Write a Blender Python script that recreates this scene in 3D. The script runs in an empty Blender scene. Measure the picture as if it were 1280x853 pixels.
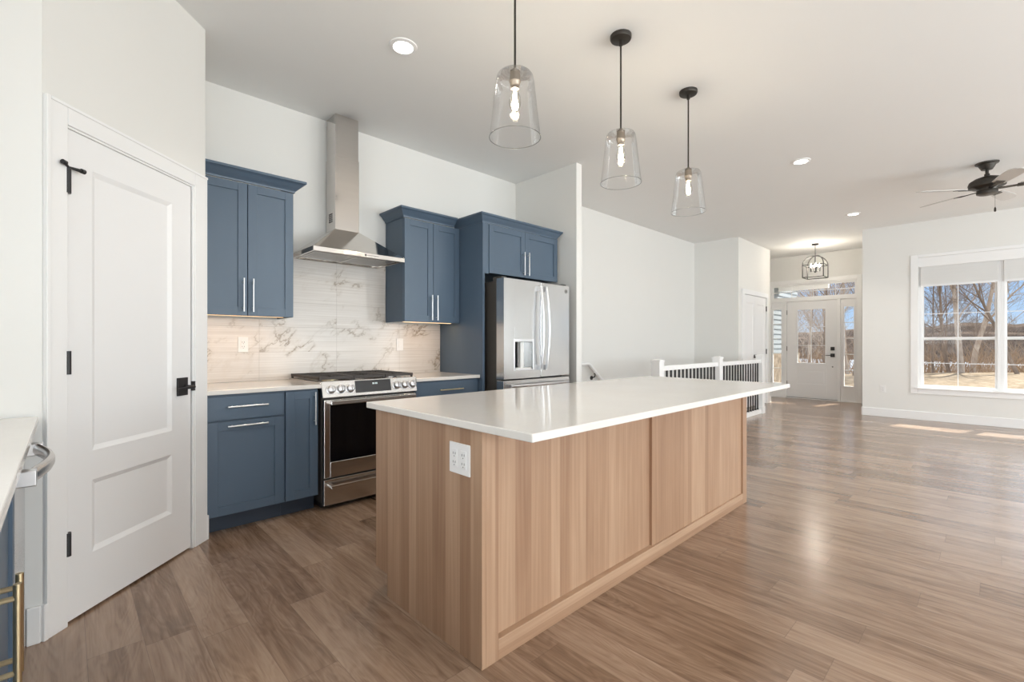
import bpy, bmesh, math, random
from mathutils import Vector, Matrix
C = bpy.context.scene
COL = C.collection
R = math.radians

# ------------------------------------------------------------------ camera
cam_d = bpy.data.cameras.new('camera'); cam = bpy.data.objects.new('camera', cam_d); COL.objects.link(cam)
cam.location = (0, 0, 1.2063)
cam.rotation_euler = (R(90), 0, R(46.119 - 90))
cam_d.sensor_width = 36; cam_d.lens = 36 * 579.44 / 1280
cam_d.shift_y = (429.9 - 426.5) / 1280
cam_d.clip_start = 0.02; cam_d.clip_end = 800
C.camera = cam

# ------------------------------------------------------------------ colour, world, sun, fill lamps
C.view_settings.view_transform = 'Standard'
C.view_settings.look = 'None'
C.view_settings.gamma = 1
C.view_settings.use_curve_mapping = False
C.view_settings.exposure = -0.03
C.cycles.use_denoising = True
C.cycles.max_bounces = 10
C.cycles.diffuse_bounces = 6
C.cycles.glossy_bounces = 4
C.cycles.transmission_bounces = 6
C.cycles.transparent_max_bounces = 16
C.cycles.sample_clamp_indirect = 4.0
C.cycles.caustics_reflective = False
C.cycles.caustics_refractive = False

w = bpy.data.worlds.new('world'); C.world = w; w.use_nodes = True
wt = w.node_tree; wt.nodes.clear()
wo = wt.nodes.new('ShaderNodeOutputWorld'); bg = wt.nodes.new('ShaderNodeBackground')
tc = wt.nodes.new('ShaderNodeTexCoord'); sp = wt.nodes.new('ShaderNodeSeparateXYZ'); rmp = wt.nodes.new('ShaderNodeValToRGB')
wt.links.new(tc.outputs['Generated'], sp.inputs[0]); wt.links.new(sp.outputs['Z'], rmp.inputs[0])
els = rmp.color_ramp.elements
els[0].position = 0.0; els[0].color = (0.72, 0.84, 1.0, 1)
els[1].position = 1.0; els[1].color = (1.0, 1.15, 1.45, 1)
e = els.new(0.05); e.color = (0.52, 0.72, 1.0, 1)
e = els.new(0.15); e.color = (0.34, 0.58, 0.98, 1)
e = els.new(0.20); e.color = (2.2, 2.35, 2.55, 1)  # sky above the view brightened to add window glare on the floor
e = els.new(0.40); e.color = (2.2, 2.3, 2.5, 1)
wt.links.new(rmp.outputs[0], bg.inputs[0]); bg.inputs[1].default_value = 1.0
wt.links.new(bg.outputs[0], wo.inputs[0])

def light(name, kind, loc, direction, energy, color=(1, 1, 1), parent=None, **kw):
    d = bpy.data.lights.new(name, kind); d.energy = energy; d.color = color
    for k, v in kw.items(): setattr(d, k, v)
    o = bpy.data.objects.new(name, d); COL.objects.link(o)
    o.location = loc
    o.rotation_euler = Vector(direction).to_track_quat('-Z', 'Y').to_euler()
    if parent: o.parent = parent
    return o
light('sun', 'SUN', (14, -4, 8), (-1.3, 0.35, -1.0), 15.0, (1.0, 0.95, 0.87), angle=R(0.55))
FILL_COL = (0.92, 0.97, 1.0)
# added fill lamps outside the unseen patio door and windows, standing in for daylight
light('fill_patio', 'AREA', (-0.95, -2.65, 1.15), (1, 0, 0.25), 200, FILL_COL, shape='RECTANGLE', size=2.7, size_y=2.1)
light('fill_sink_window', 'AREA', (-0.95, 1.2, 1.65), (1, 0.0, 0.1), 14, FILL_COL, shape='RECTANGLE', size=1.1, size_y=0.95)
for i, (x, p) in enumerate(((1.6, 118), (4.4, 148), (7.4, 158))):
    light('fill_window', 'AREA', (x, -4.75, 1.45), (0, 1, 0.22), p, FILL_COL, shape='RECTANGLE', size=1.9, size_y=1.8)

# ------------------------------------------------------------------ materials
def nodes(name):
    m = bpy.data.materials.new(name); m.use_nodes = True
    t = m.node_tree; b = t.nodes['Principled BSDF']
    return m, t, b
def N(t, typ, **kw):
    n = t.nodes.new(typ)
    for k, v in kw.items(): setattr(n, k, v)
    return n
def mat(name, col, rough=0.5, metal=0.0, spec=0.5, bump=0.0, bscale=60, var=0.0, vscale=(3, 3, 3), coat=0.0, rvar=0.0):
    """plain material with procedural colour variation and bump"""
    m, t, b = nodes(name)
    b.inputs['Base Color'].default_value = (*col, 1); b.inputs['Roughness'].default_value = rough
    b.inputs['Metallic'].default_value = metal; b.inputs['Specular IOR Level'].default_value = spec
    b.inputs['Coat Weight'].default_value = coat
    L = t.links
    co = N(t, 'ShaderNodeTexCoord')
    mp = N(t, 'ShaderNodeMapping'); mp.inputs['Scale'].default_value = vscale; L.new(co.outputs['Object'], mp.inputs[0])
    nz = N(t, 'ShaderNodeTexNoise'); nz.inputs['Scale'].default_value = 1; nz.inputs['Detail'].default_value = 5
    L.new(mp.outputs[0], nz.inputs[0])
    if var:
        mx = N(t, 'ShaderNodeMix', data_type='RGBA')
        mx.inputs['A'].default_value = (*[c * (1 - var) for c in col], 1); mx.inputs['B'].default_value = (*[min(1, c * (1 + var)) for c in col], 1)
        L.new(nz.outputs['Fac'], mx.inputs['Factor']); L.new(mx.outputs['Result'], b.inputs['Base Color'])
    if rvar:
        mr = N(t, 'ShaderNodeMapRange'); mr.inputs['To Min'].default_value = rough - rvar; mr.inputs['To Max'].default_value = rough + rvar
        L.new(nz.outputs['Fac'], mr.inputs['Value']); L.new(mr.outputs[0], b.inputs['Roughness'])
    if bump:
        n2 = N(t, 'ShaderNodeTexNoise'); n2.inputs['Scale'].default_value = bscale; n2.inputs['Detail'].default_value = 3
        L.new(co.outputs['Object'], n2.inputs[0])
        bp = N(t, 'ShaderNodeBump'); bp.inputs['Strength'].default_value = bump; bp.inputs['Distance'].default_value = 0.002
        L.new(n2.outputs['Fac'], bp.inputs['Height']); L.new(bp.outputs[0], b.inputs['Normal'])
    return m
def emis(name, col, s):
    m, t, b = nodes(name)
    b.inputs['Base Color'].default_value = (*col, 1); b.inputs['Emission Color'].default_value = (*col, 1); b.inputs['Emission Strength'].default_value = s
    return m
def glass(name, tint=(1, 1, 1), refl=1.0, edge=0.0):
    m = bpy.data.materials.new(name); m.use_nodes = True; t = m.node_tree; t.nodes.clear(); L = t.links
    out = N(t, 'ShaderNodeOutputMaterial'); mx = N(t, 'ShaderNodeMixShader'); tr = N(t, 'ShaderNodeBsdfTransparent'); gl = N(t, 'ShaderNodeBsdfGlossy')
    fr = N(t, 'ShaderNodeFresnel'); fr.inputs[0].default_value = 1.45
    gl.inputs['Roughness'].default_value = 0.01; tr.inputs[0].default_value = (*tint, 1)
    mu = N(t, 'ShaderNodeMath', operation='MULTIPLY'); mu.inputs[1].default_value = refl; mu.use_clamp = True
    L.new(fr.outputs[0], mu.inputs[0]); L.new(mu.outputs[0], mx.inputs[0])
    if edge:
        lw = N(t, 'ShaderNodeLayerWeight'); lw.inputs[0].default_value = 0.35
        pw = N(t, 'ShaderNodeMath', operation='POWER'); pw.inputs[1].default_value = 3.0
        L.new(lw.outputs['Facing'], pw.inputs[0])
        mc = N(t, 'ShaderNodeMix', data_type='RGBA'); mc.inputs['A'].default_value = (*tint, 1); mc.inputs['B'].default_value = (1 - edge, 1 - edge, 1 - edge, 1)
        L.new(pw.outputs[0], mc.inputs['Factor']); L.new(mc.outputs['Result'], tr.inputs[0])
    L.new(tr.outputs[0], mx.inputs[1]); L.new(gl.outputs[0], mx.inputs[2]); L.new(mx.outputs[0], out.inputs[0])
    return m

WALL = mat('wall_paint', (0.785, 0.780, 0.757), 0.55, bump=0.08, bscale=220, var=0.01)
CEIL = mat('ceiling_paint', (0.825, 0.828, 0.82), 0.8, bump=0.08, bscale=160, var=0.01)
TRIM = mat('white_trim_paint', (0.86, 0.86, 0.86), 0.35, var=0.008)
DOORW = mat('white_door_paint', (0.84, 0.84, 0.845), 0.4, var=0.008)
VINYL = mat('white_vinyl', (0.85, 0.86, 0.87), 0.35, var=0.01)
BLUE = mat('blue_cabinet_paint', (0.078, 0.118, 0.170), 0.42, var=0.07, vscale=(6, 6, 1.6), bump=0.05, bscale=90)
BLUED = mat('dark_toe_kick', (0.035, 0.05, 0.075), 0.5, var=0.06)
STEEL = mat('brushed_stainless', (0.60, 0.575, 0.55), 0.24, metal=1.0, var=0.05, vscale=(2, 2, 140), rvar=0.05)
STEELV = mat('brushed_stainless_vertical', (0.62, 0.62, 0.62), 0.22, metal=1.0, var=0.04, vscale=(140, 140, 1.5), rvar=0.05)
HOODST = mat('polished_stainless', (0.68, 0.65, 0.62), 0.11, metal=1.0, var=0.04, vscale=(3, 3, 60), rvar=0.04)
CHROME = mat('satin_nickel', (0.72, 0.72, 0.73), 0.3, metal=1.0, var=0.02)
BRASS = mat('brushed_gold', (0.72, 0.60, 0.38), 0.28, metal=1.0, var=0.03)
BLACK = mat('matte_black_metal', (0.018, 0.017, 0.018), 0.45, var=0.1)
BRONZE = mat('dark_bronze', (0.050, 0.044, 0.038), 0.42, metal=0.6, var=0.12)
GREYBLK = mat('dark_grey_side', (0.06, 0.055, 0.05), 0.5, var=0.08)
IRON = mat('cast_iron', (0.05, 0.042, 0.038), 0.6, bump=0.2, bscale=200, var=0.1)
OVGLASS = mat('black_oven_glass', (0.004, 0.004, 0.005), 0.08, spec=0.35, var=0.05)
DISP = mat('dark_display_glass', (0.03, 0.03, 0.032), 0.15, var=0.05)
PLATE = mat('white_plate_plastic', (0.82, 0.81, 0.80), 0.35, var=0.01)
SLOT = mat('outlet_slot', (0.08, 0.08, 0.08), 0.6, var=0.05)
BLADE = mat('fan_blade_pale_wood', (0.55, 0.54, 0.53), 0.35, var=0.05, vscale=(2, 20, 2))
SHADE = mat('cellular_shade', (0.83, 0.83, 0.82), 0.8, var=0.02, vscale=(1, 1, 60))
DGREY = mat('inner_gasket', (0.10, 0.10, 0.10), 0.6, var=0.05)
SOCKET = mat('antique_socket', (0.30, 0.26, 0.22), 0.4, metal=0.8, var=0.15)
WINGLASS = glass('window_glass', (0.98, 0.99, 0.985), 0.25)
CLEARGL = glass('clear_shade_glass', (0.99, 0.99, 0.99), 0.55, edge=0.05)
BULBGL = glass('bulb_glass', (0.99, 0.97, 0.93), 0.6, edge=0.08)
FILAM = emis('glowing_filament', (1.0, 0.86, 0.62), 60)
LENS = emis('lit_downlight_lens', (1.0, 0.97, 0.92), 9)
LEDW = emis('warm_led', (1.0, 0.66, 0.36), 1.6)
CANDLE = emis('lit_candle_bulb', (1.0, 0.9, 0.74), 25)
DIGIT = emis('pale_clock_digits', (0.5, 0.6, 0.6), 0.35)

def make_translucent(m, col, fac):
    t = m.node_tree; b = t.nodes['Principled BSDF']; out = [n for n in t.nodes if n.type == 'OUTPUT_MATERIAL'][0]
    tl = N(t, 'ShaderNodeBsdfTranslucent'); tl.inputs[0].default_value = (*col, 1); mx = N(t, 'ShaderNodeMixShader'); mx.inputs[0].default_value = fac
    t.links.new(b.outputs[0], mx.inputs[1]); t.links.new(tl.outputs[0], mx.inputs[2]); t.links.new(mx.outputs[0], out.inputs[0])
make_translucent(SHADE, (0.9, 0.9, 0.89), 0.15)

def ramp(t, stops, interp='LINEAR'):
    r = N(t, 'ShaderNodeValToRGB'); r.color_ramp.interpolation = interp; el = r.color_ramp.elements
    el[0].position, el[0].color = stops[0][0], (*stops[0][1], 1)
    el[1].position, el[1].color = stops[-1][0], (*stops[-1][1], 1)
    for p, c in stops[1:-1]:
        q = el.new(p); q.color = (*c, 1)
    return r
def M(t, op, a, b=None, c=None):
    n = N(t, 'ShaderNodeMath', operation=op)
    for i, v in enumerate((a, b, c)):
        if v is None: continue
        if isinstance(v, (int, float)): n.inputs[i].default_value = v
        else: t.links.new(v, n.inputs[i])
    return n.outputs[0]

def floor_mat():
    m, t, b = nodes('plank_floor'); L = t.links
    co = N(t, 'ShaderNodeTexCoord'); s = N(t, 'ShaderNodeSeparateXYZ'); L.new(co.outputs['Object'], s.inputs[0])
    PW, PL = 0.172, 1.22
    u = M(t, 'DIVIDE', M(t, 'SUBTRACT', s.outputs['X'], 0.573), PW); row = M(t, 'FLOOR', u); fu = M(t, 'SUBTRACT', u, row)
    wn = N(t, 'ShaderNodeTexWhiteNoise', noise_dimensions='1D'); L.new(row, wn.inputs['W'])
    v = M(t, 'ADD', M(t, 'DIVIDE', s.outputs['Y'], PL), wn.outputs['Value']); cl = M(t, 'FLOOR', v); fv = M(t, 'SUBTRACT', v, cl)
    cmb = N(t, 'ShaderNodeCombineXYZ'); L.new(row, cmb.inputs[0]); L.new(cl, cmb.inputs[1])
    w2 = N(t, 'ShaderNodeTexWhiteNoise', noise_dimensions='3D'); L.new(cmb.outputs[0], w2.inputs['Vector'])
    pid = w2.outputs['Value']
    # grain
    g = N(t, 'ShaderNodeCombineXYZ')
    L.new(M(t, 'ADD', M(t, 'MULTIPLY', s.outputs['X'], 26.0), M(t, 'MULTIPLY', pid, 37.0)), g.inputs[0])
    L.new(M(t, 'ADD', M(t, 'MULTIPLY', s.outputs['Y'], 1.8), M(t, 'MULTIPLY', pid, 91.0)), g.inputs[1])
    n1 = N(t, 'ShaderNodeTexNoise'); n1.inputs['Scale'].default_value = 1; n1.inputs['Detail'].default_value = 6; n1.inputs['Roughness'].default_value = 0.62; n1.inputs['Distortion'].default_value = 0.6
    L.new(g.outputs[0], n1.inputs[0])
    g2 = N(t, 'ShaderNodeCombineXYZ')
    L.new(M(t, 'ADD', M(t, 'MULTIPLY', s.outputs['X'], 6.0), M(t, 'MULTIPLY', pid, 17.0)), g2.inputs[0])
    L.new(M(t, 'ADD', M(t, 'MULTIPLY', s.outputs['Y'], 1.1), M(t, 'MULTIPLY', pid, 57.0)), g2.inputs[1])
    n2 = N(t, 'ShaderNodeTexNoise'); n2.inputs['Scale'].default_value = 1; n2.inputs['Detail'].default_value = 2; n2.inputs['Distortion'].default_value = 1.5
    L.new(g2.outputs[0], n2.inputs[0])
    rings = M(t, 'SINE', M(t, 'MULTIPLY', n2.outputs['Fac'], 70.0))
    g3 = N(t, 'ShaderNodeCombineXYZ'); L.new(M(t, 'MULTIPLY', s.outputs['X'], 150.0), g3.inputs[0]); L.new(M(t, 'MULTIPLY', s.outputs['Y'], 7.0), g3.inputs[1])
    n3 = N(t, 'ShaderNodeTexNoise'); n3.inputs['Scale'].default_value = 1; n3.inputs['Detail'].default_value = 3
    L.new(g3.outputs[0], n3.inputs[0])
    f = M(t, 'ADD', M(t, 'MULTIPLY', n1.outputs['Fac'], 0.62), M(t, 'MULTIPLY', pid, 0.22))
    f = M(t, 'ADD', f, M(t, 'MULTIPLY', rings, 0.03)); f = M(t, 'ADD', f, M(t, 'MULTIPLY', n3.outputs['Fac'], 0.16)); f = M(t, 'ADD', f, M(t, 'MULTIPLY', n2.outputs['Fac'], 0.14))
    r = ramp(t, [(0.35, (0.130, 0.076, 0.046)), (0.50, (0.240, 0.150, 0.096)), (0.62, (0.322, 0.214, 0.146)), (0.80, (0.43, 0.305, 0.218))])
    L.new(f, r.inputs[0])
    du = M(t, 'MINIMUM', fu, M(t, 'SUBTRACT', 1.0, fu)); dv = M(t, 'MINIMUM', fv, M(t, 'SUBTRACT', 1.0, fv))
    seam = M(t, 'MINIMUM', M(t, 'DIVIDE', du, 0.008), M(t, 'DIVIDE', dv, 0.0014)); seam = M(t, 'MINIMUM', seam, 1.0)
    mx = N(t, 'ShaderNodeMix', data_type='RGBA'); mx.inputs['A'].default_value = (0.10, 0.062, 0.04, 1)
    L.new(M(t, 'ADD', M(t, 'MULTIPLY', seam, 0.6), 0.4), mx.inputs['Factor']); L.new(r.outputs[0], mx.inputs['B']); L.new(mx.outputs['Result'], b.inputs['Base Color'])
    L.new(M(t, 'ADD', M(t, 'MULTIPLY', n1.outputs['Fac'], 0.12), 0.17), b.inputs['Roughness'])
    b.inputs['Specular IOR Level'].default_value = 0.5; b.inputs['Coat Weight'].default_value = 0.3; b.inputs['Coat Roughness'].default_value = 0.2
    bp = N(t, 'ShaderNodeBump'); bp.inputs['Strength'].default_value = 0.22; bp.inputs['Distance'].default_value = 0.002
    L.new(M(t, 'ADD', seam, M(t, 'MULTIPLY', n3.outputs['Fac'], 0.35)), bp.inputs['Height']); L.new(bp.outputs[0], b.inputs['Normal'])
    return m
FLOOR = floor_mat()

def island_wood(name='island_wood', horiz=False):
    m, t, b = nodes(name); L = t.links
    co = N(t, 'ShaderNodeTexCoord'); s = N(t, 'ShaderNodeSeparateXYZ'); L.new(co.outputs['Object'], s.inputs[0])
    if horiz: a_, z_ = s.outputs['Z'], M(t, 'ADD', s.outputs['X'], s.outputs['Y'])
    else: a_, z_ = M(t, 'ADD', s.outputs['X'], s.outputs['Y']), s.outputs['Z']
    # staves of uneven width
    wob = N(t, 'ShaderNodeTexNoise', noise_dimensions='1D'); wob.inputs['Scale'].default_value = 5.0; wob.inputs['Detail'].default_value = 0; L.new(a_, wob.inputs['W'])
    st = M(t, 'FLOOR', M(t, 'ADD', M(t, 'MULTIPLY', a_, 11.0), M(t, 'MULTIPLY', wob.outputs['Fac'], 2.5)))
    wn = N(t, 'ShaderNodeTexWhiteNoise', noise_dimensions='1D'); L.new(st, wn.inputs['W']); pid = wn.outputs['Value']
    g = N(t, 'ShaderNodeCombineXYZ'); L.new(M(t, 'ADD', M(t, 'MULTIPLY', a_, 70.0), M(t, 'MULTIPLY', pid, 31.0)), g.inputs[0]); L.new(M(t, 'MULTIPLY', z_, 1.3), g.inputs[1])
    n1 = N(t, 'ShaderNodeTexNoise'); n1.inputs['Scale'].default_value = 1; n1.inputs['Detail'].default_value = 5; n1.inputs['Distortion'].default_value = 0.3; L.new(g.outputs[0], n1.inputs[0])
    g2 = N(t, 'ShaderNodeCombineXYZ'); L.new(M(t, 'ADD', M(t, 'MULTIPLY', a_, 10.0), M(t, 'MULTIPLY', pid, 13.0)), g2.inputs[0]); L.new(M(t, 'MULTIPLY', z_, 1.6), g2.inputs[1])
    n2 = N(t, 'ShaderNodeTexNoise'); n2.inputs['Scale'].default_value = 1; n2.inputs['Detail'].default_value = 2; n2.inputs['Distortion'].default_value = 0.8; L.new(g2.outputs[0], n2.inputs[0])
    f = M(t, 'ADD', M(t, 'MULTIPLY', n1.outputs['Fac'], 0.42), M(t, 'ADD', M(t, 'MULTIPLY', pid, 0.24), 0.07)); f = M(t, 'ADD', f, M(t, 'MULTIPLY', n2.outputs['Fac'], 0.25))
    r = ramp(t, [(0.25, (0.25, 0.135, 0.078)), (0.50, (0.365, 0.222, 0.138)), (0.80, (0.51, 0.345, 0.23))]); L.new(f, r.inputs[0]); L.new(r.outputs[0], b.inputs['Base Color'])
    b.inputs['Roughness'].default_value = 0.42
    return m
WOOD = island_wood(); WOODR = island_wood('island_rail_wood', True)

def quartz_mat():
    m, t, b = nodes('white_quartz'); L = t.links
    co = N(t, 'ShaderNodeTexCoord')
    v = N(t, 'ShaderNodeTexVoronoi'); v.inputs['Scale'].default_value = 55; L.new(co.outputs['Object'], v.inputs[0])
    n = N(t, 'ShaderNodeTexNoise'); n.inputs['Scale'].default_value = 3; n.inputs['Detail'].default_value = 8; L.new(co.outputs['Object'], n.inputs[0])
    r = ramp(t, [(0.0, (0.52, 0.49, 0.46)), (0.07, (0.755, 0.72, 0.68)), (1.0, (0.765, 0.735, 0.695))]); L.new(v.outputs['Distance'], r.inputs[0])
    r2 = ramp(t, [(0.3, (0.96, 0.955, 0.95)), (0.7, (1, 1, 1))]); L.new(n.outputs['Fac'], r2.inputs[0])
    mx = N(t, 'ShaderNodeMix', data_type='RGBA', blend_type='MULTIPLY'); mx.inputs['Factor'].default_value = 1
    L.new(r.outputs[0], mx.inputs['A']); L.new(r2.outputs[0], mx.inputs['B']); L.new(mx.outputs['Result'], b.inputs['Base Color'])
    b.inputs['Roughness'].default_value = 0.10; b.inputs['Specular IOR Level'].default_value = 0.55
    return m
QUARTZ = quartz_mat()

def tile_mat():
    m, t, b = nodes('marble_tile'); L = t.links
    co = N(t, 'ShaderNodeTexCoord'); s = N(t, 'ShaderNodeSeparateXYZ'); L.new(co.outputs['Object'], s.inputs[0])
    TW, TH = 0.6185, 0.204
    u = M(t, 'DIVIDE', M(t, 'SUBTRACT', s.outputs['X'], 1.092), TW); cu = M(t, 'FLOOR', u); fu = M(t, 'SUBTRACT', u, cu)
    v = M(t, 'DIVIDE', M(t, 'SUBTRACT', s.outputs['Z'], 1.139), TH); cv = M(t, 'FLOOR', v); fv = M(t, 'SUBTRACT', v, cv)
    cmb = N(t, 'ShaderNodeCombineXYZ'); L.new(cu, cmb.inputs[0]); L.new(cv, cmb.inputs[1])
    wn = N(t, 'ShaderNodeTexWhiteNoise', noise_dimensions='3D'); L.new(cmb.outputs[0], wn.inputs['Vector']); pid = wn.outputs['Value']
    du = M(t, 'MINIMUM', fu, M(t, 'SUBTRACT', 1.0, fu)); dv = M(t, 'MINIMUM', fv, M(t, 'SUBTRACT', 1.0, fv))
    grout = M(t, 'MINIMUM', M(t, 'DIVIDE', du, 0.0028), M(t, 'DIVIDE', dv, 0.0085)); grout = M(t, 'MINIMUM', grout, 1.0)
    # veins: contour of a distorted noise, broken up per tile
    vv = N(t, 'ShaderNodeCombineXYZ')
    L.new(M(t, 'ADD', M(t, 'MULTIPLY', s.outputs['X'], 2.2), M(t, 'MULTIPLY', pid, 1.1)), vv.inputs[0]); L.new(M(t, 'MULTIPLY', pid, 2.0), vv.inputs[1])
    L.new(M(t, 'SUBTRACT', M(t, 'MULTIPLY', s.outputs['Z'], 3.2), M(t, 'MULTIPLY', s.outputs['X'], 1.6)), vv.inputs[2])
    n = N(t, 'ShaderNodeTexNoise'); n.inputs['Scale'].default_value = 1.0; n.inputs['Detail'].default_value = 9; n.inputs['Roughness'].default_value = 0.62; n.inputs['Distortion'].default_value = 0.35; L.new(vv.outputs[0], n.inputs[0])
    vein = M(t, 'SUBTRACT', 1.0, M(t, 'MINIMUM', M(t, 'DIVIDE', M(t, 'ABSOLUTE', M(t, 'SUBTRACT', n.outputs['Fac'], 0.5)), 0.016), 1.0))
    msk = N(t, 'ShaderNodeTexNoise'); msk.inputs['Scale'].default_value = 3.0; msk.inputs['Detail'].default_value = 2; L.new(co.outputs['Object'], msk.inputs[0])
    mk = N(t, 'ShaderNodeMapRange'); mk.inputs['From Min'].default_value = 0.45; mk.inputs['From Max'].default_value = 0.60; L.new(msk.outputs['Fac'], mk.inputs['Value'])
    vein = M(t, 'MULTIPLY', vein, mk.outputs[0])
    halo = M(t, 'SUBTRACT', 1.0, M(t, 'MINIMUM', M(t, 'DIVIDE', M(t, 'ABSOLUTE', M(t, 'SUBTRACT', n.outputs['Fac'], 0.5)), 0.07), 1.0))
    # fine horizontal striations
    h = N(t, 'ShaderNodeCombineXYZ'); L.new(M(t, 'MULTIPLY', s.outputs['X'], 1.5), h.inputs[0]); L.new(M(t, 'MULTIPLY', s.outputs['Z'], 110.0), h.inputs[2])
    nh = N(t, 'ShaderNodeTexNoise'); nh.inputs['Scale'].default_value = 1; nh.inputs['Detail'].default_value = 3; L.new(h.outputs[0], nh.inputs[0])
    base = ramp(t, [(0.3, (0.61, 0.555, 0.505)), (0.7, (0.73, 0.685, 0.64))]); L.new(nh.outputs['Fac'], base.inputs[0])
    m1 = N(t, 'ShaderNodeMix', data_type='RGBA'); m1.inputs['B'].default_value = (0.46, 0.38, 0.29, 1); L.new(M(t, 'MULTIPLY', M(t, 'MULTIPLY', halo, mk.outputs[0]), 0.45), m1.inputs['Factor']); L.new(base.outputs[0], m1.inputs['A'])
    m2 = N(t, 'ShaderNodeMix', data_type='RGBA'); m2.inputs['B'].default_value = (0.22, 0.155, 0.095, 1); L.new(M(t, 'MULTIPLY', vein, 0.9), m2.inputs['Factor']); L.new(m1.outputs['Result'], m2.inputs['A'])
    m3 = N(t, 'ShaderNodeMix', data_type='RGBA'); m3.inputs['A'].default_value = (0.38, 0.335, 0.29, 1); L.new(grout, m3.inputs['Factor']); L.new(m2.outputs['Result'], m3.inputs['B'])
    L.new(m3.outputs['Result'], b.inputs['Base Color']); b.inputs['Roughness'].default_value = 0.28
    bp = N(t, 'ShaderNodeBump'); bp.inputs['Strength'].default_value = 0.3; bp.inputs['Distance'].default_value = 0.002; L.new(grout, bp.inputs['Height']); L.new(bp.outputs[0], b.inputs['Normal'])
    return m
TILE = tile_mat()

def noise_mat(name, stops, scale, rough=0.9, detail=6, stretch=(1, 1, 1), bump=0.0):
    m, t, b = nodes(name); L = t.links
    co = N(t, 'ShaderNodeTexCoord'); mp = N(t, 'ShaderNodeMapping'); mp.inputs['Scale'].default_value = stretch; L.new(co.outputs['Object'], mp.inputs[0])
    n = N(t, 'ShaderNodeTexNoise'); n.inputs['Scale'].default_value = scale; n.inputs['Detail'].default_value = detail; n.inputs['Roughness'].default_value = 0.7; L.new(mp.outputs[0], n.inputs[0])
    r = ramp(t, stops); L.new(n.outputs['Fac'], r.inputs[0]); L.new(r.outputs[0], b.inputs['Base Color']); b.inputs['Roughness'].default_value = rough; b.inputs['Specular IOR Level'].default_value = 0.0
    if bump:
        bp = N(t, 'ShaderNodeBump'); bp.inputs['Strength'].default_value = bump; bp.inputs['Distance'].default_value = 0.05; L.new(n.outputs['Fac'], bp.inputs['Height']); L.new(bp.outputs[0], b.inputs['Normal'])
    return m
GRASS = noise_mat('dormant_grass', [(0.3, (0.13, 0.098, 0.066)), (0.5, (0.25, 0.20, 0.145)), (0.7, (0.36, 0.30, 0.235))], 2.2, bump=0.4)
LAKE = noise_mat('snowy_lake', [(0.3, (0.20, 0.225, 0.26)), (0.7, (0.28, 0.30, 0.33))], 0.1)
HILL = noise_mat('winter_woods_hill', [(0.3, (0.045, 0.034, 0.028)), (0.5, (0.095, 0.073, 0.06)), (0.75, (0.16, 0.13, 0.11))], 0.5, stretch=(1, 1, 0.25))
BARK = noise_mat('pale_bark', [(0.3, (0.26, 0.21, 0.17)), (0.55, (0.46, 0.39, 0.33)), (0.75, (0.66, 0.60, 0.53))], 4, stretch=(1, 1, 0.3))
BARKD = noise_mat('dark_bark', [(0.3, (0.13, 0.10, 0.08)), (0.7, (0.32, 0.25, 0.20))], 4, stretch=(1, 1, 0.3))
BRUSH = noise_mat('russet_brush', [(0.3, (0.20, 0.13, 0.085)), (0.6, (0.36, 0.27, 0.19)), (0.8, (0.50, 0.41, 0.31))], 2)
STONE = noise_mat('tan_stone_veneer', [(0.3, (0.14, 0.11, 0.085)), (0.5, (0.26, 0.215, 0.17)), (0.7, (0.40, 0.35, 0.29))], 6, bump=0.5)
SIDING = mat('blue_grey_siding', (0.22, 0.25, 0.27), 0.6, var=0.04, vscale=(1, 1, 20))
CONC = noise_mat('porch_concrete', [(0.3, (0.45, 0.43, 0.40)), (0.7, (0.58, 0.56, 0.52))], 5)

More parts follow.
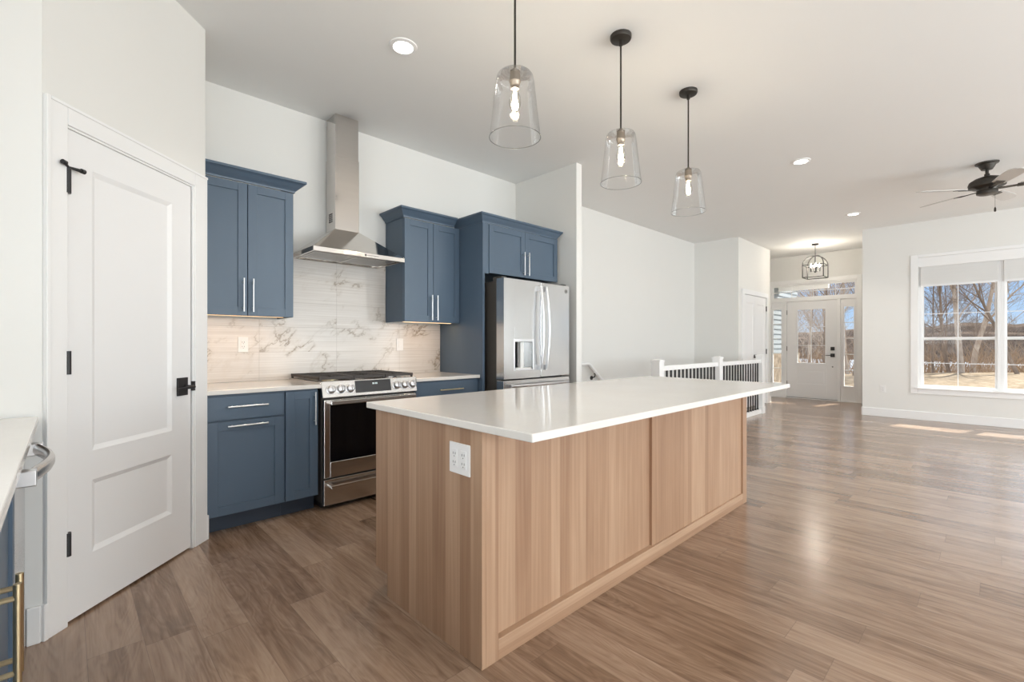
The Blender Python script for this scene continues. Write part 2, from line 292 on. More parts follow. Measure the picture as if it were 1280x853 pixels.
# ------------------------------------------------------------------ mesh helpers
class MB:
    def __init__(s): s.v = []; s.f = []
    def add(s, vs, fs, T=None):
        b = len(s.v)
        s.v += [tuple((T @ Vector(p)) if T is not None else p) for p in vs]; s.f += [tuple(b + i for i in f) for f in fs]; return s
    def box(s, x0, x1, y0, y1, z0, z1, T=None):
        if x1 < x0: x0, x1 = x1, x0
        if y1 < y0: y0, y1 = y1, y0
        if z1 < z0: z0, z1 = z1, z0
        vs = [(x0, y0, z0), (x1, y0, z0), (x1, y1, z0), (x0, y1, z0), (x0, y0, z1), (x1, y0, z1), (x1, y1, z1), (x0, y1, z1)]
        return s.add(vs, [(3, 2, 1, 0), (4, 5, 6, 7), (0, 1, 5, 4), (1, 2, 6, 5), (2, 3, 7, 6), (3, 0, 4, 7)], T)
    def hexa(s, bot, top, T=None):   # two quads of four points
        return s.add(list(bot) + list(top), [(3, 2, 1, 0), (4, 5, 6, 7), (0, 1, 5, 4), (1, 2, 6, 5), (2, 3, 7, 6), (3, 0, 4, 7)], T)
    def prism(s, prof, axis, a0, a1, T=None):  # prof: 2D points; axis 'x': (y,z), 'y': (x,z), 'z': (x,y)
        def P(p, a): return {'x': (a, p[0], p[1]), 'y': (p[0], a, p[1]), 'z': (p[0], p[1], a)}[axis]
        n = len(prof); vs = [P(p, a0) for p in prof] + [P(p, a1) for p in prof]
        fs = [tuple(range(n))[::-1], tuple(range(n, 2 * n))] + [(i, (i + 1) % n, n + (i + 1) % n, n + i) for i in range(n)]
        return s.add(vs, fs, T)
    def lathe(s, prof, n=24, T=None, close=False):  # prof (r,z)
        vs = []; fs = []; k = len(prof)
        for i in range(n):
            a = 2 * math.pi * i / n
            vs += [(r * math.cos(a), r * math.sin(a), z) for r, z in prof]
        for i in range(n):
            j = (i + 1) % n
            for q in range(k - 1): fs.append((i * k + q, j * k + q, j * k + q + 1, i * k + q + 1))
            if close: fs.append((i * k + k - 1, j * k + k - 1, j * k, i * k))
        if not close:
            if prof[0][0] > 1e-5: fs.append(tuple(i * k for i in range(n))[::-1])
            if prof[-1][0] > 1e-5: fs.append(tuple(i * k + k - 1 for i in range(n)))
        return s.add(vs, fs, T)
    def cyl(s, p0, p1, r0, r1=None, n=12):
        return s.tube([p0, p1], [r0, r0 if r1 is None else r1], n)
    def tube(s, pts, rad, n=8, cap=True, flat=None):
        pts = [Vector(p) for p in pts]
        if isinstance(rad, (int, float)): rad = [rad] * len(pts)
        vs = []; fs = []; up = None
        for i, p in enumerate(pts):
            d = (pts[min(i + 1, len(pts) - 1)] - pts[max(i - 1, 0)]).normalized()
            if up is None: up = Vector((0, 0, 1)) if abs(d.z) < 0.9 else Vector((1, 0, 0))
            a = d.cross(up).normalized(); b = a.cross(d).normalized(); up = b
            for k in range(n):
                t = 2 * math.pi * (k + 0.5) / n
                fa, fb = flat if flat else (1, 1)
                vs.append(tuple(p + (a * math.cos(t) * fa + b * math.sin(t) * fb) * rad[i]))
        for i in range(len(pts) - 1):
            for k in range(n):
                k2 = (k + 1) % n; fs.append((i * n + k, i * n + k2, (i + 1) * n + k2, (i + 1) * n + k))
        if cap: fs.append(tuple(range(n))[::-1]); fs.append(tuple(range((len(pts) - 1) * n, len(pts) * n)))
        return s.add(vs, fs)
    def frame(s, axis, lev0, lev1, a0, a1, b0, b1, w, wb=None, wt=None, wl=None, wr=None):
        """rectangular ring; axis = normal axis, lev0..lev1 its thickness; a horizontal, b vertical"""
        wb = w if wb is None else wb; wt = w if wt is None else wt; wl = w if wl is None else wl; wr = w if wr is None else wr
        def bx(A0, A1, B0, B1):
            if axis == 'y': s.box(A0, A1, lev0, lev1, B0, B1)
            else: s.box(lev0, lev1, A0, A1, B0, B1)
        bx(a0, a0 + wl, b0, b1); bx(a1 - wr, a1, b0, b1)
        if wb: bx(a0 + wl, a1 - wr, b0, b0 + wb)
        if wt: bx(a0 + wl, a1 - wr, b1 - wt, b1)
        return s
    def build(s, name, m, parent=None, smooth=False, bevel=0.0, org=None):
        o0 = Vector(org) if org is not None else (ORG.get(parent.name, Vector((0, 0, 0))) if parent else Vector((0, 0, 0)))
        me = bpy.data.meshes.new(name); me.from_pydata([tuple(Vector(p) - o0) for p in s.v], [], s.f); me.materials.append(m); me.update()
        o = bpy.data.objects.new(name, me); COL.objects.link(o)
        bm = bmesh.new(); bm.from_mesh(me); bmesh.ops.recalc_face_normals(bm, faces=bm.faces); bm.to_mesh(me); bm.free()
        if smooth:
            for p in me.polygons: p.use_smooth = True
            if smooth != 'full': me.set_sharp_from_angle(angle=R(40))
        if bevel:
            b = o.modifiers.new('bevel', 'BEVEL'); b.width = bevel; b.segments = 2; b.limit_method = 'ANGLE'; b.angle_limit = R(50)
        if parent: o.parent = parent; ORG[o.name] = o0
        else: o.location = o0; ORG[o.name] = o0
        return o
ORG = {}
def box(*a, **k): return MB().box(*a, **k)
def tag(o, label, cat, group=None, kind=None):
    o['label'] = label; o['category'] = cat
    if group: o['group'] = group
    if kind: o['kind'] = kind
    return o
def thing(name, label, cat, loc=(0, 0, 0), group=None):
    o = bpy.data.objects.new(name, None); COL.objects.link(o); o.location = loc; o.empty_display_size = 0.1
    ORG[o.name] = Vector(loc)
    return tag(o, label, cat, group)
def struct(name, mb, m, **k):
    o = mb.build(name, m, **k); o['kind'] = 'structure'; return o
def copy_tree(o, parent=None):
    c = o.copy(); COL.objects.link(c)
    if parent: c.parent = parent
    ORG[c.name] = ORG.get(o.name, Vector((0, 0, 0)))
    for ch in [x for x in list(bpy.data.objects) if x.parent == o]: copy_tree(ch, c)
    return c

# ------------------------------------------------------------------ room shell
H = 3.138
BW = 4.012        # back wall face
LX = -0.75        # left wall face
FX = 9.74         # front wall face
EX = 11.57        # entry wall face
RY = -4.5
def fl(): 
    m = MB()
    for x0, x1, y0, y1 in ((LX - .2, 5.35, RY - .2, BW + .12), (8.75, EX + .15, RY - .2, BW + .12), (5.35, 8.75, RY - .2, 2.88)):
        m.box(x0, x1, y0, y1, -0.25, 0)
    return m
struct('floor', fl(), FLOOR)
st = MB()
for k in range(12): st.box(5.35 + k * .27, 5.35 + (k + 1) * .27 + .02, 2.90, BW - .01, -2.6, -0.19 * (k + 1))
struct('floor', st, FLOOR)
struct('ceiling', box(LX - .2, EX + .15, RY - .2, BW + .12, H, H + .15), CEIL)
sh = MB(); sh.box(5.30, 8.80, 2.80, 2.88, -2.6, -0.25); sh.box(5.25, 5.35, 2.8, BW, -2.6, -0.25); sh.box(8.75, 8.85, 2.8, BW, -2.6, -0.25); sh.box(5.25, 8.85, BW, BW + .1, -2.6, 0)
struct('wall_stairwell', sh, WALL)
struct('wall_back', box(LX - .12, EX + .12, BW, BW + .12, 0, H), WALL)
def wall_holes(axis, l0, l1, a0, a1, holes, z1=H):
    m = MB()
    def bx(A0, A1, B0, B1):
        if A1 - A0 < 1e-4 or B1 - B0 < 1e-4: return
        if axis == 'x': m.box(l0, l1, A0, A1, B0, B1)
        else: m.box(A0, A1, l0, l1, B0, B1)
    cur = a0
    for (h0, h1, b0, b1) in sorted(holes):
        bx(cur, h0, 0, z1); bx(h0, h1, 0, b0); bx(h0, h1, b1, z1); cur = h1
    bx(cur, a1, 0, z1)
    return m
struct('wall_left', wall_holes('x', LX - .12, LX, RY - .12, BW, [(-4.0, -1.3, 0.02, 2.2), (0.65, 1.75, 1.15, 2.15)]), WALL)
struct('wall_right', wall_holes('y', RY - .12, RY, LX, FX + .15, [(0.65, 2.55, .5, 2.4), (3.45, 5.35, .5, 2.4), (6.45, 8.35, .5, 2.4)]), WALL)
WY0, WY1, WZ0, WZ1 = -1.885, 0.835, 0.495, 2.565
struct('wall_front', wall_holes('x', FX, FX + .16, RY, 1.55, [(WY0, WY1, WZ0, WZ1)]), WALL)
struct('wall_entry_side', box(FX + .16, EX, 1.43, 1.55, 0, H), WALL)
EY0, EY1, EZ1 = 1.905, 3.545, 2.54
struct('wall_entry', wall_holes('x', EX, EX + .15, 1.43, 3.74, [(EY0, EY1, 0.0, EZ1)]), WALL)
cw = MB(); cw.box(8.75, 9.0, 3.2, 3.3, 0, H); cw.box(10.22, 10.46, 3.2, 3.3, 0, H); cw.box(9.0, 10.22, 3.2, 3.3, 2.13, H)
cw.box(10.36, 10.46, 3.3, 3.62, 0, H); cw.box(10.46, EX, 3.62, 3.74, 0, H); cw.box(8.75, 8.85, 3.3, BW, 0, H)
struct('wall_closet', cw, WALL)
SX = 3.92
struct('wall_stub', box(SX, SX + .09, 3.085, BW, 0, H), WALL)
# pantry corner: local frame (s along the wall, n out of the wall towards the room, z)
D0 = Vector((0.0, 2.747, 0)); ds = Vector((1, 1, 0)).normalized(); dn = Vector((1, -1, 0)).normalized()
TP = Matrix(((ds.x, dn.x, 0, D0.x), (ds.y, dn.y, 0, D0.y), (0, 0, 1, 0), (0, 0, 0, 1)))
SE = 0.872
pw = MB()
pw.box(-0.100, -0.004, -0.1, 0, 0, H, TP); pw.box(0.752, SE, -0.1, 0, 0, H, TP); pw.box(-0.004, 0.752, -0.1, 0, 2.132, H, TP)
pw.box(LX, -0.071, 2.676, 2.776, 0, H)
pw.box(0.52, 0.616, 3.364, BW, 0, H)
struct('wall_pantry', pw, WALL)

# trim
def bb(name, m): struct(name, m, TRIM, bevel=0.004)
bb('baseboard_front', box(FX - .016, FX, RY, 1.55, 0, .135))
bb('baseboard_entry', MB().box(EX - .016, EX, 1.55, EY0 - .07, 0, .135).box(FX, EX, 1.55, 1.566, 0, .135).box(EX - .016, EX, EY1 + .07, 3.62, 0, .135))
bb('baseboard_closet', MB().box(8.75, 8.91, 3.184, 3.2, 0, .135).box(10.31, 10.476, 3.184, 3.2, 0, .135).box(10.46, 10.476, 3.2, 3.62, 0, .135))
bb('baseboard_back', box(SX + .09, 5.3, BW - .016, BW, 0, .135))
bb('baseboard_right', box(LX, FX, RY, RY + .016, 0, .135))
bb('baseboard_stub', MB().box(SX - .0, SX + .106, 3.069, 3.085, 0, .135).box(SX + .09, SX + .106, 3.085, BW, 0, .135))
bb('baseboard_pantry', MB().box(-0.108, -0.088, 0, 0.018, 0, .15, TP).box(-0.115, -0.074, 2.66, 2.676, 0, .15).box(SE - .004, SE + .010, -0.012, 0.018, 0, .15, TP))
# pantry casing
cs = MB(); cs.box(-0.098, -0.006, 0, 0.014, 0, 2.226, TP); cs.box(0.768, SE, 0, 0.014, 0, 2.226, TP); cs.box(-0.006, 0.768, 0, 0.014, 2.140, 2.226, TP)
cs.box(-0.098, -0.080, 0.014, 0.019, 0.15, 2.226, TP); cs.box(-0.080, SE, 0.014, 0.019, 2.212, 2.226, TP); 
cs.box(0.752, 0.768, -0.09, 0.010, 0, 2.14, TP); cs.box(-0.006, 0.768, -0.09, 0.006, 2.130, 2.14, TP)
struct('trim_1', cs, TRIM, bevel=0.003)

def panel_door(mb, T, w0, w1, z0, z1, th, panels, rec=0.010):
    """slab with recessed moulded panels, made of stiles, rails, sloped mouldings and sunk fields; face at n=0, body behind"""
    xs = [w0] + sorted({p[0] for p in panels}) + sorted({p[1] for p in panels}) + [w1]
    px0, px1 = panels[0][0], panels[0][1]
    mb.box(w0, px0, -th, 0, z0, z1, T); mb.box(px1, w1, -th, 0, z0, z1, T)
    ps = sorted(panels, key=lambda p: p[2]); cur = z0
    for p in ps:
        mb.box(px0, px1, -th, 0, cur, p[2], T); cur = p[3]
    mb.box(px0, px1, -th, 0, cur, z1, T)
    for a0, a1, b0, b1 in ps:
        q = 0.022
        mb.box(a0, a1, -th + .005, -rec, b0, b1, T)
        o = [(a0, 0, b0), (a1, 0, b0), (a1, 0, b1), (a0, 0, b1)]
        i = [(a0 + q, -rec, b0 + q), (a1 - q, -rec, b0 + q), (a1 - q, -rec, b1 - q), (a0 + q, -rec, b1 - q)]
        # groove then slope
        for k in range(4):
            k2 = (k + 1) % 4
            mb.add([o[k], o[k2], i[k2], i[k]], [(0, 1, 2, 3)], T)
    return mb
# pantry door
pd = MB(); panel_door(pd, TP, 0.0, 0.746, 0.012, 2.128, 0.035, [(0.120, 0.600, 0.262, 0.590), (0.120, 0.600, 0.722, 1.988)], 0.011)
door1 = struct('door_1', pd, DOORW)
def sub(parent, name, mb, m, label=None, **k):
    o = mb.build(name, m, parent, **k)
    if label: o['label'] = label
    return o
for z0, z1 in ((1.85, 1.956), (1.075, 1.175), (0.299, 0.398)):
    hb = MB(); hb.cyl(TP @ Vector((-0.002, 0.010, z0)), TP @ Vector((-0.002, 0.010, z1)), 0.011); hb.box(-0.014, 0.014, -0.004, 0.008, z0, z1, TP)
    if z1 > 1.9:
        hb.tube([TP @ Vector(p) for p in ((-0.040, 0.030, z1 + .012), (-0.002, 0.012, z1 + .004), (0.045, 0.030, z1 + .002))], [0.008, 0.005, 0.008], 8)
        hb.cyl(TP @ Vector((-0.046, 0.030, z1 + .012)), TP @ Vector((-0.03, 0.028, z1 + .011)), 0.010); hb.cyl(TP @ Vector((0.036, 0.030, z1 + .002)), TP @ Vector((0.052, 0.030, z1 + .002)), 0.010)
    sub(door1, 'hinge', hb, BLACK, smooth=True)
lv = MB(); lv.box(0.634, 0.711, 0, 0.010, 0.91, 1.012, TP)
lv.cyl(TP @ Vector((0.690, 0.01, 0.958)), TP @ Vector((0.690, 0.052, 0.958)), 0.011)
lv.tube([TP @ Vector(p) for p in ((0.700, 0.055, 0.958), (0.64, 0.056, 0.957), (0.585, 0.050, 0.954))], [0.010, 0.008, 0.007], 8)
sub(door1, 'door_lever', lv, BLACK, bevel=0.001)
sub(door1, 'latch_plate', MB().box(0.748, 0.766, 0.0, 0.014, 0.93, 0.985, TP), BLACK)

# ------------------------------------------------------------------ front window (living room)
wf = MB()
wf.frame('x', FX - .018, FX, WY0 - .09, WY1 + .09, WZ0 - .08, WZ1 + .05, .09, wb=.08, wt=.05)
wf.box(FX - .045, FX + .01, WY0 - .03, WY1 + .03, WZ0 - .0, WZ0 + .018)
wf.box(FX + .004, FX + .07, WY0, WY1, WZ1 - .148, WZ1)
struct('trim_2', wf, TRIM, bevel=0.003)
UW = (WY1 - WY0) / 3
for i in range(3):
    y1 = WY1 - i * UW; y0 = y1 - UW
    f = MB(); f.frame('x', FX + .06, FX + .14, y0, y1, WZ0 + .01, WZ1 - .12, .04)
    win = struct('window_%d' % (i + 1), f, VINYL, bevel=0.002)
    zm = 1.284
    lo = MB(); lo.frame('x', FX + .075, FX + .105, y0 + .04, y1 - .04, WZ0 + .03, zm + .025, .022, wb=.03, wt=.03)
    sub(win, 'lower_sash', lo, VINYL)
    up = MB(); up.frame('x', FX + .105, FX + .13, y0 + .04, y1 - .04, zm - .02, WZ1 - .15, .022, wb=.03)
    sub(win, 'upper_sash', up, VINYL)
    g = MB(); yc = (y0 + y1) / 2
    g.box(FX + .085, FX + .092, yc - .005, yc + .005, WZ0 + .05, zm); g.box(FX + .115, FX + .122, yc - .005, yc + .005, zm, WZ1 - .16)
    g.box(FX + .085, FX + .092, y0 + .05, y1 - .05, .898, .908); g.box(FX + .115, FX + .122, y0 + .05, y1 - .05, 1.673, 1.683)
    sub(win, 'muntin_grid', g, VINYL)
    sub(win, 'glass_pane', MB().box(FX + .094, FX + .096, y0 + .05, y1 - .05, WZ0 + .05, zm).box(FX + .124, FX + .126, y0 + .05, y1 - .05, zm, WZ1 - .16), WINGLASS)
    sd = MB(); n = 12; zt, zb = WZ1 - .148, 2.135
    for k in range(n):
        za = zt - (zt - zb) * k / n; zc = zt - (zt - zb) * (k + 1) / n; zmid = (za + zc) / 2
        sd.prism([(FX + .028, za), (FX + .016, zmid), (FX + .028, zc), (FX + .040, zc), (FX + .052, zmid), (FX + .040, za)], 'y', 0, 1) if False else sd.hexa(
            [(FX + .026, y0 + .03, zc), (FX + .044, y0 + .03, zc), (FX + .044, y1 - .03, zc), (FX + .026, y1 - .03, zc)],
            [(FX + .022, y0 + .03, za), (FX + .048, y0 + .03, za), (FX + .048, y1 - .03, za), (FX + .022, y1 - .03, za)])
    s_ = sd.build('window_shade', SHADE, bevel=0)
    tag(s_, ['white cellular shade raised high in the leftmost pane of the living room window', 'white cellular shade in the middle living room window unit, right of the mullion', 'white cellular shade in the far right living room window unit'][i], 'window shade', 'white cellular shades in the living room window')
    sub(s_, 'bottom_rail', MB().box(FX + .018, FX + .054, y0 + .03, y1 - .03, zb - .028, zb), VINYL)
# unseen windows and patio door on the camera's side, put in to admit light
k = 4
for x0 in (0.65, 3.45, 6.45):
    f = MB(); f.frame('y', RY - .11, RY - .04, x0, x0 + 1.9, .5, 2.4, .05); f.box(x0 + .92, x0 + .98, RY - .11, RY - .04, .55, 2.35); f.frame('y', RY, RY + .018, x0 - .09, x0 + 1.99, .41, 2.49, .09)
    w_ = struct('window_%d' % k, f, VINYL); sub(w_, 'glass_pane', MB().box(x0 + .05, x0 + 1.85, RY - .08, RY - .077, .55, 2.35), WINGLASS); k += 1
f = MB(); f.frame('x', LX - .11, LX - .04, .65, 1.75, 1.15, 2.15, .05); w_ = struct('window_7', f, VINYL); sub(w_, 'glass_pane', MB().box(LX - .08, LX - .077, .7, 1.7, 1.2, 2.1), WINGLASS)
f = MB(); f.frame('x', LX - .11, LX - .03, -4.0, -1.3, .02, 2.2, .06); f.box(LX - .11, LX - .03, -2.69, -2.61, .08, 2.14); w_ = struct('door_4', f, VINYL); sub(w_, 'glass_pane', MB().box(LX - .08, LX - .077, -3.95, -1.35, .08, 2.14), WINGLASS)

# ------------------------------------------------------------------ entry unit
DY0, DY1 = 2.268, 3.206
ef = MB()
ef.frame('x', EX - .018, EX, EY0 - .06, EY1 + .07, 0, EZ1 + .07, .075, wb=0, wt=.075)
ef.frame('x', EX + .0, EX + .12, EY0, EY1, 0, EZ1, .03, wb=.025)
ef.box(EX + .0, EX + .12, EY0 + .03, EY1 - .03, 2.135, 2.195)
ef.box(EX + .0, EX + .12, DY1 + .002, DY1 + .06, .025, 2.135); ef.box(EX + .0, EX + .12, DY0 - .06, DY0 - .002, .025, 2.135)
struct('trim_3', ef, TRIM, bevel=0.003)
# transom
tf = MB(); tf.frame('x', EX + .03, EX + .08, EY0 + .03, EY1 - .03, 2.195, 2.51, .035)
tw = struct('window_8', tf, TRIM)
g = MB()
for yy in (2.301, 2.706, 3.113): g.box(EX + .045, EX + .060, yy - .005, yy + .005, 2.23, 2.475)
g.box(EX + .045, EX + .060, EY0 + .065, EY1 - .065, 2.345, 2.36)
sub(tw, 'muntin_grid', g, TRIM); sub(tw, 'glass_pane', MB().box(EX + .064, EX + .067, EY0 + .06, EY1 - .06, 2.22, 2.48), WINGLASS)
# sidelights
for nm, y0, y1, gy0, gy1 in (('window_9', DY1 + .06, EY1 - .03, 3.315, 3.49), ('window_10', EY0 + .03, DY0 - .06, 1.985, 2.150)):
    s_ = MB(); s_.box(EX + .03, EX + .08, y0, gy0, .025, 2.135); s_.box(EX + .03, EX + .08, gy1, y1, .025, 2.135); s_.box(EX + .03, EX + .08, gy0, gy1, .025, .33); s_.box(EX + .03, EX + .08, gy0, gy1, 1.975, 2.135)
    s_.frame('x', EX + .018, EX + .03, gy0 - .02, gy1 + .02, .31, 1.995, .02)
    o = struct(nm, s_, TRIM, bevel=0.002)
    g = MB()
    for kk in range(1, 5): zz = .33 + kk * (1.975 - .33) / 5; g.box(EX + .045, EX + .058, gy0, gy1, zz - .007, zz + .007)
    sub(o, 'muntin_grid', g, TRIM); sub(o, 'glass_pane', MB().box(EX + .062, EX + .065, gy0, gy1, .33, 1.975), WINGLASS)
# front door: local frame s along -Y from hinge (left in view)
TE = Matrix(((0, -1, 0, EX + .03), (-1, 0, 0, DY1), (0, 0, 1, 0), (0, 0, 0, 1)))   # s -> -Y, n -> -X
ed = MB(); W_ = DY1 - DY0
gl0, gl1, gz0, gz1 = .184, .750, .765, 1.975
ed.box(0.0, gl0, -.044, 0, .03, 2.130, TE); ed.box(gl1, W_, -.044, 0, .03, 2.130, TE); ed.box(gl0, gl1, -.044, 0, gz1, 2.130, TE)
pa = (gl0 + .02, gl1 - .02, .335, .635)
ed.box(gl0, gl1, -.044, 0, .03, pa[2], TE); ed.box(gl0, gl1, -.044, 0, pa[3], gz0, TE); ed.box(gl0, pa[0], -.044, 0, pa[2], pa[3], TE); ed.box(pa[1], gl1, -.044, 0, pa[2], pa[3], TE)
ed.box(pa[0], pa[1], -.04, -.012, pa[2], pa[3], TE); ed.box(pa[0] + .03, pa[1] - .03, -.04, -.003, pa[2] + .03, pa[3] - .03, TE)
for a, b_, c, d in ((gl0, gl0 + .025, gz0, gz1), (gl1 - .025, gl1, gz0, gz1), (gl0 + .025, gl1 - .025, gz0, gz0 + .025), (gl0 + .025, gl1 - .025, gz1 - .025, gz1)): ed.box(a, b_, -.04, .010, c, d, TE)
door2 = struct('door_2', ed, DOORW, bevel=0.002)
g = MB()
sm = (gl0 + gl1) / 2; g.box(sm - .005, sm + .005, -.014, .004, gz0 + .02, gz1 - .02, TE)
for kk in (1, 2): zz = gz0 + kk * (gz1 - gz0) / 3; g.box(gl0 + .02, gl1 - .02, -.014, .003, zz - .005, zz + .005, TE)
sub(door2, 'muntin_grid', g, DOORW); sub(door2, 'glass_pane', MB().box(gl0 + .02, gl1 - .02, -.020, -.017, gz0 + .02, gz1 - .02, TE), WINGLASS)
sub(door2, 'deadbolt', MB().box(W_ - .115, W_ - .045, 0, .02, 1.065, 1.140, TE), BLACK, bevel=0.003)
lv = MB().box(W_ - .118, W_ - .042, 0, .015, .925, 1.0, TE); lv.cyl(TE @ Vector((W_ - .08, .01, .962)), TE @ Vector((W_ - .08, .05, .962)), .010); lv.tube([TE @ Vector((W_ - .08, .05, .962)), TE @ Vector((W_ - .20, .05, .962))], .008, 8)
sub(door2, 'door_lever', lv, BLACK); sub(door2, 'kick_stop', MB().cyl(TE @ Vector((W_ - .08, 0, .72)), TE @ Vector((W_ - .08, .02, .72)), .012), BLACK)
for zz in (1.85, 1.05, .28):
    sub(door2, 'hinge', MB().cyl(TE @ Vector((-.002, .006, zz)), TE @ Vector((-.002, .006, zz + .1)), .008).box(-.012, .006, .0, .004, zz, zz + .1, TE), BLACK)
sub(door2, 'threshold', MB().box(-.02, W_ + .02, -.05, .03, 0, .028, TE), DGREY)

# closet double door on wall Y=3.2
cc = MB(); cc.frame('y', 3.182, 3.2, 8.91, 10.31, 0, 2.22, .09, wb=0); struct('trim_4', cc, TRIM, bevel=0.003)
for idx, (a0, a1, hx) in enumerate(((9.003, 9.609, 9.003), (9.613, 10.217, 10.217))):
    TC = Matrix(((1, 0, 0, 0), (0, -1, 0, 3.205), (0, 0, 1, 0), (0, 0, 0, 1)))
    m_ = MB(); panel_door(m_, TC, a0, a1, .012, 2.125, .035, [(a0 + .11, a1 - .11, .26, .59), (a0 + .11, a1 - .11, .72, 1.98)], .010)
    d_ = struct('door_%d' % (3 + idx * 2), m_, DOORW)
    for zz in (1.86, 1.0, .25): sub(d_, 'hinge', MB().cyl((hx, 3.194, zz), (hx, 3.194, zz + .1), .009), BLACK)
    kx = a1 - .05 if idx == 0 else a0 + .05
    sub(d_, 'door_lever', MB().box(kx - .032, kx + .032, 3.190, 3.2, .93, .995).cyl((kx, 3.2, .962), (kx, 3.145, .962), .01).box(kx - .01 if idx else kx - .1, kx + .1 if idx else kx + .01, 3.14, 3.152, .954, .970), BLACK)
struct('trim_5', MB().box(9.0, 10.22, 3.245, 3.255, 0, 2.13), DOORW)

# ------------------------------------------------------------------ plates
def outlet(name, label, T, kind, group=None, w=.072, h=.117):
    """T: local x right, y out of the wall, z up, centred"""
    t_ = thing(name, label, 'outlet' if kind != 'switch' else 'light switch', tuple(T @ Vector((0, 0, 0))), group)
    sub(t_, 'cover_plate', MB().box(-w / 2, w / 2, 0, .006, -h / 2, h / 2, T), PLATE, bevel=0.002)
    cs_ = (0,) if kind != 'double' else (-.028, .028)
    for c in cs_:
        if kind == 'switch': sub(t_, 'rocker', MB().box(c - .016, c + .016, .006, .010, -.033, .033, T), PLATE, bevel=0.001)
        else:
            r = sub(t_, 'receptacle', MB().box(c - .017, c + .017, .006, .009, -.034, .034, T), PLATE, bevel=0.001)
            sl = MB()
            for zz in (.017, -.017): sl.box(c - .008, c - .0055, .009, .0096, zz - .003, zz + .006, T); sl.box(c + .0055, c + .008, .009, .0096, zz - .003, zz + .006, T); sl.box(c - .002, c + .002, .009, .0096, zz - .012, zz - .008, T)
            sub(r, 'slots', sl, SLOT)
    return t_
def Tw(axis, x, y, z):
    if axis == '-y': return Matrix(((1, 0, 0, x), (0, -1, 0, y), (0, 0, 1, z), (0, 0, 0, 1)))
    return Matrix(((0, -1, 0, x), (-1, 0, 0, y), (0, 0, 1, z), (0, 0, 0, 1)))
outlet('wall_outlet', 'white outlet in the marble backsplash left of the range, under the left wall cabinet', Tw('-y', .979, 4.0, 1.20), 'outlet')
outlet('wall_switch', 'white rocker switch plate in the marble backsplash right of the range', Tw('-y', 2.333, 4.0, 1.198), 'switch')
outlet('wall_outlet', 'small white outlet low on the front wall left of the big window', Tw('-x', FX, 1.276, .46), 'outlet')
outlet('island_outlet', 'white double outlet plate on the wooden end panel of the island', Tw('-x', 1.104, 1.437, .760), 'double', w=.128, h=.120)

# ------------------------------------------------------------------ backsplash (tile sheet)
tb = MB(); tb.box(.617, 2.806, 4.0, BW - .001, .916, 1.40); tb.box(1.24, 2.18, 4.0, BW - .001, 1.40, 1.95)
tag(tb.build('backsplash', TILE), 'veined marble tile backsplash behind the range and counters', 'backsplash')

# ------------------------------------------------------------------ cabinets
def shaker(mb, axis_face, x0, x1, z0, z1, fr=.058, th=.02, rec=.008):
    """shaker door facing -Y with face at y=axis_face"""
    y = axis_face
    mb.frame('y', y, y + th, x0, x1, z0, z1, fr); mb.box(x0 + fr, x1 - fr, y + rec, y + th, z0 + fr, z1 - fr)
    return mb
def bar_pull(c, d, length, out, r=.0055, T=None):
    """bar pull: c centre on the face, d direction of bar, out = outward vector"""
    c = Vector(c); d = Vector(d).normalized(); o = Vector(out).normalized(); m_ = MB()
    a = c + d * length / 2 + o * .030; b_ = c - d * length / 2 + o * .030
    m_.cyl(a, b_, r, n=10)
    for sg in (1, -1): m_.cyl(c + d * sg * (length / 2 - .028), c + d * sg * (length / 2 - .028) + o * .030, r * .85, n=8)
    return m_
def crown(mb, path, z0, z1, out, flip=1):
    """sweep a cove profile along a polyline of (x,y) with mitred corners; outward = right-hand side of travel"""
    prof = [(0, 0), (.010, 0), (.012, .012), (.020, .022), (.034, .036), (.050, .055), (.060, .062), (.068, .066), (.068, 1.0), (0, 1.0)]
    hgt = z1 - z0
    prof = [(a * out / .068, (b_ if b_ == 1.0 else b_ / .082) * hgt) for a, b_ in prof]
    P = [Vector((*p, 0)) for p in path]; n = len(P); rows = []
    for i in range(n):
        dirs = []
        if i > 0: dirs.append((P[i] - P[i - 1]).normalized())
        if i < n - 1: dirs.append((P[i + 1] - P[i]).normalized())
        ns = [Vector((d.y, -d.x, 0)) * flip for d in dirs]
        if len(ns) == 2:
            mi = (ns[0] + ns[1]).normalized(); mi = mi / max(.2, mi.dot(ns[0]))
        else: mi = ns[0]
        rows.append([tuple(P[i] + mi * a + Vector((0, 0, z0 + b_))) for a, b_ in prof])
    k_ = len(prof); vs = [p for r_ in rows for p in r_]; fs = []
    for i in range(n - 1):
        for q in range(k_):
            q2 = (q + 1) % k_; fs.append((i * k_ + q, i * k_ + q2, (i + 1) * k_ + q2, (i + 1) * k_ + q))
    fs.append(tuple(range(k_))); fs.append(tuple(range((n - 1) * k_, n * k_))[::-1])
    return mb.add(vs, fs)
CZ0, CZ1 = 2.345, 2.427
YB = 3.999   # cabinet backs
